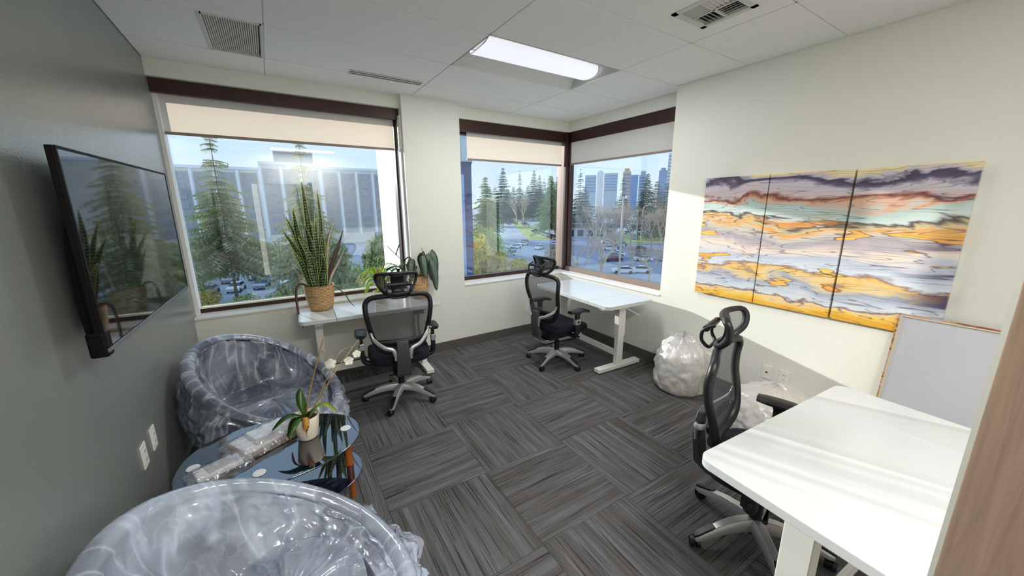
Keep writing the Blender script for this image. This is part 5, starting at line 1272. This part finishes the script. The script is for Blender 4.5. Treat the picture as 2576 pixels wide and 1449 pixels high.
# corner window, right leaf
bare_tree('large pale bare tree with forked limbs nearest the right corner window', 47.5, 44.5, 13.0, 31, rot=0.4, wide=1.7)
bare_tree('bare tree leaning beside the corner post', 42.0, 43.5, 10.5, 33, rot=2.2, wide=1.3)
bare_tree('bare tree at the right side of the right corner window', 55.0, 40.0, 9.6, 34, rot=1.2, wide=1.6)
bare_tree('bare sapling beside the white utility pole', 60.0, 48.0, 8.0, 35, rot=3.0)
for i, (az, d_, h_) in enumerate([(44.4, 120, 15.5), (46.0, 125, 16.5), (47.6, 118, 15.5), (49.4, 130, 16.5), (50.6, 122, 15), (52.2, 128, 16.0), (53.4, 120, 14.5), (54.6, 126, 15.5), (45.2, 150, 17), (51.4, 160, 17.5), (48.4, 165, 18), (53.8, 165, 17)]):
    bare_tree('bare brown tree in the band beyond the road', 0.645+d_*math.sin(R(az)), d_*math.cos(R(az)), h_, 40+i % 4, 'band of bare trees beyond the road', rot=i*1.1, wide=1.25, pale=False)
for az, d_, h_, rr_, key, lab in [(42.9, 170, 28.5, 6.5, 'narrow', 'tall dark conifer just right of the corner post'), (49.0, 190, 27.5, 6.0, 'narrow', 'dark conifer before the pale tan tower'), (52.3, 180, 27.0, 7.0, 'full', 'dark layered conifer left of the white tower'), (53.6, 170, 23.0, 8.0, 'dark', 'low dark conifer at the right of the skyline'), (55.0, 150, 21.0, 8.0, 'dark', 'dark conifer at the right edge of the right corner window'), (43.6, 185, 22.0, 8.0, 'dark', 'low dark conifer under the grey block')]:
    conifer(lab, 0.645+d_*math.sin(R(az)), d_*math.cos(R(az)), h_, rr_, key, 'needles_dark')

# --- skyline
def tower(label, az0, az1, tan_top, d_, mat, bands=0, name='tower', cap=None, base=None):
    a0, a1 = R(az0), R(az1); c = (a0+a1)/2; w_ = d_*(a1-a0); H_ = 1.68+tan_top*d_-GZ
    t = thing(name, label, 'building', (0.645+d_*math.sin(c), d_*math.cos(c), GZ), -c)
    MB().box(-w_/2, w_/2, 0, w_*0.9, 0, H_).build('wall', mat, t)
    for k in range(bands):
        inst('window_band', lambda: MB().box(-0.5, 0.5, -0.01, 0.0, -0.5, 0.5), 'tower_blue', t, (0, -0.2, H_-4-k*(4.2))).scale = (w_*0.86, 20, 1.7)
    if cap: MB().box(-w_*0.3, w_*0.3, w_*0.2, w_*0.6, H_, H_+cap).build('roof_plant', mat, t)
    return t
tower('flat grey office block on the skyline near the corner post', 43.6, 45.2, 0.072, 520, 'tower_grey', 5)
tower('small bright white tower on the skyline', 45.3, 46.2, 0.079, 560, 'tower_pale', 0, cap=2)
tower('wide grey tower on the skyline beside the white one', 46.3, 48.2, 0.076, 600, 'tower_grey', 6)
tower('tan stepped tower on the skyline', 48.9, 50.0, 0.079, 520, 'tower_tan', 7, cap=4)
tower('pale blue tower joined to the tan one', 50.0, 51.0, 0.070, 520, 'tower_blue', 0)
tower('short pale tower right of the tan tower', 51.1, 52.2, 0.070, 560, 'tower_grey', 5, cap=5)
tower('blue glass block near the white high rise', 53.7, 54.75, 0.079, 500, 'tower_blue', 0, cap=3)
tower('slim white high rise with banded floors', 54.75, 55.6, 0.118, 540, 'tower_pale', 14)
hs = thing('shop_building', 'low brown roofed shop building beyond the bare trees', 'building', (112, 116, GZ), R(-44))
MB().box(-13, 13, 0, 9, 0, 4.2).build('wall', 'tower_pale', hs); MB().box(-14, 14, -1.2, 10, 4.2, 5.6).build('roof', 'bark', hs)
for k in range(6): MB().box(-11+k*4.0, -8.6+k*4.0, -0.1, 0.0, 0.4, 3.0).build('window', 'car_glass', hs)

# --- poles, lamp and road sign
t = thing('utility_pole', 'thin white utility pole outside the right corner window', 'pole', (53.6, 45.8, GZ))
MB().cyl((0, 0, 0), (0, 0, 15.0), 0.22, 0.14, 10).build('post', 'pole', t, smooth=60)
for z in (4, 7, 10, 13): MB().cyl((0, 0, z), (0, 0, z+0.12), 0.24, n=10).build('band', 'tower_grey', t)
MB().box(-1.0, 1.0, -0.12, 0.12, 14.6, 14.8).build('crossarm', 'pole', t)
for x in (-0.9, 0.9): MB().box(x-0.25, x+0.25, -0.2, 0.2, 14.8, 15.1).build('lamp_head', 'pole', t)
t = thing('street_lamp', 'grey curved street lamp beside the green road sign', 'street lamp', (117.0, 91.2, GZ), R(-52))
m = MB(); m.tube(spline([(0, 0, 0), (0, 0, 8), (0.1, 0, 11.6), (0.9, 0, 12.9), (2.6, 0, 13.2)], 6), 0.16, 8); m.build('post', 'pole', t, smooth=180)
MB().box(2.3, 3.4, -0.2, 0.2, 13.1, 13.35).build('lamp_head', 'pole', t, bevel=0.05)
t = thing('road_sign', 'green overhead road sign with a yellow band', 'road sign', (124.0, 88.5, GZ), R(-54))
MB().box(-2.6, 0.55, -0.1, 0.0, 4.2, 8.1).build('sign_panel', 'sign_green', t)
MB().box(0.65, 2.9, -0.1, 0.0, 4.7, 8.1).build('sign_panel', 'sign_green', t)
MB().box(-2.45, 0.4, -0.13, -0.1, 5.75, 6.35).build('yellow_band', 'sign_yellow', t)
for x0, x1, z0, z1 in ((-1.7, 0.3, 6.65, 6.95), (-2.1, -0.6, 5.0, 5.25), (0.8, 2.4, 7.5, 7.75), (-0.4, 0.4, 7.55, 7.8)): MB().box(x0, x1, -0.13, -0.1, z0, z1).build('lettering_line', 'sign_white', t)
MB().cyl((1.75, -0.14, 6.3), (1.75, -0.1, 6.3), 0.55, n=16).build('route_shield', 'sign_white', t)
m = MB(); m.box(-8.0, 3.2, 0.02, 0.25, 7.3, 7.6); m.box(-8.0, 3.2, 0.02, 0.25, 6.1, 6.3); m.box(-8.3, -7.9, 0, 0.4, 0, 7.9); m.build('gantry', 'tower_grey', t)

# --- cars
def car_proto(mat):
    t = bpy.data.objects.new('car', None); COL.objects.link(t)
    b = MB(); prof = [(-2.2, 0.35), (-2.25, 0.75), (-1.95, 0.92), (-1.0, 0.98), (1.2, 1.0), (2.05, 0.92), (2.22, 0.6), (2.15, 0.32)]
    b.ring_loft([[Vector((x, y*(0.94 if abs(y) > 0.8 else 1), z)) for x, z in prof] for y in (-0.90, -0.86, 0.86, 0.90)]); b.build('body', mat, t, smooth=35)
    c = MB(); lo = [(-0.98, 0.97), (1.62, 0.99)]; c.ring_loft([[Vector((x, y, z)) for x, y in ((-1.05, -0.82), (1.75, -0.82), (1.75, 0.82), (-1.05, 0.82))] if z < 1 else [Vector((x, y, z)) for x, y in ((-0.30, -0.64), (1.05, -0.64), (1.05, 0.64), (-0.30, 0.64))] for z in (0.96, 1.40)]); c.build('glasshouse', 'car_glass', t, smooth=30)
    MB().ring_loft([[Vector((x, y, z)) for x, y in ((-0.36, -0.66), (1.12, -0.66), (1.12, 0.66), (-0.36, 0.66))] for z in (1.385, 1.45)]).build('roof', mat, t, bevel=0.04)
    for x in (-1.4, 1.35):
        for y in (-0.86, 0.86): MB().cyl((x, y-0.1, 0.32), (x, y+0.1, 0.32), 0.32, n=14).build('wheel', 'tyre', t)
    return t
protos = {}
def car(x, y, deg, col, label, group):
    if col not in protos:
        t = car_proto('car_'+col); protos[col] = t
    else: t = copy_tree(protos[col])
    t.location = (x, y, GZ+0.02); t.rotation_euler = (0, 0, R(deg)); tag(t, label, 'car', group); return t
cars_single = [(47.0, 70.0, 20, 'white', 'white car on the road nearest the corner window left leaf'), (65.0, 98.0, 20, 'white', 'pale car crossing the middle of the car park'), (59.2, 49.6, -40, 'white', 'white car parked left of the pair below the right corner window'), (62.5, 48.0, -50, 'white', 'white car parked right of the pair below the right corner window'),
               (140.0, 117.5, 10, 'white', 'white car on the far road before the shop building'), (121.0, 97.5, 30, 'silver', 'silver car passing under the street lamp'), (150.0, 108.0, 10, 'white', 'white car half hidden by the green sign')]
for x, y, dg, c_, lab in cars_single: car(x, y, dg, c_, lab, 'cars outside')
cols = ['white', 'silver', 'white', 'dark', 'white', 'silver', 'red', 'silver']
for i in range(13):                                     # far row
    k = i/12; car(138+k*68, 196+k*112, -35, cols[(i*3) % 8], 'distant car in the far parked row below the conifers', 'far parked row')
for i in range(11):                                     # nearer row
    k = i/10; car(94+k*20, 112+k*42, -35, cols[(i*5+1) % 8], 'car in the nearer parked row below the conifers', 'near parked row')
for i, (x, y) in enumerate([(72, 104), (76, 109), (70, 92), (74, 90), (80, 97), (60, 92), (57, 96)]): car(x, y, 20+i*7, cols[i % 8], 'car scattered in the middle of the car park', 'cars in the middle of the car park')
for i, (x, y) in enumerate([(86, 78), (90, 80), (94, 82), (98, 84), (70, 62), (74, 66), (78, 68), (84, 66), (100, 92), (105, 95), (76, 58), (80, 55), (92, 72)]): car(x, y, -45+(i % 3)*6, cols[(i+2) % 8], 'car half hidden behind bare branches in the car park', 'cars behind bare branches')
for i, (x, y) in enumerate([(-9, 74), (-5.5, 74.5), (-2, 75), (1.5, 76), (5, 76), (-12.5, 73.5), (8.5, 77), (-16, 73), (-7, 84), (-3, 85), (3, 86)]): car(x, y, 80, cols[(i*3+1) % 8], 'parked car glimpsed between the trees before the hotel', 'cars before the hotel')
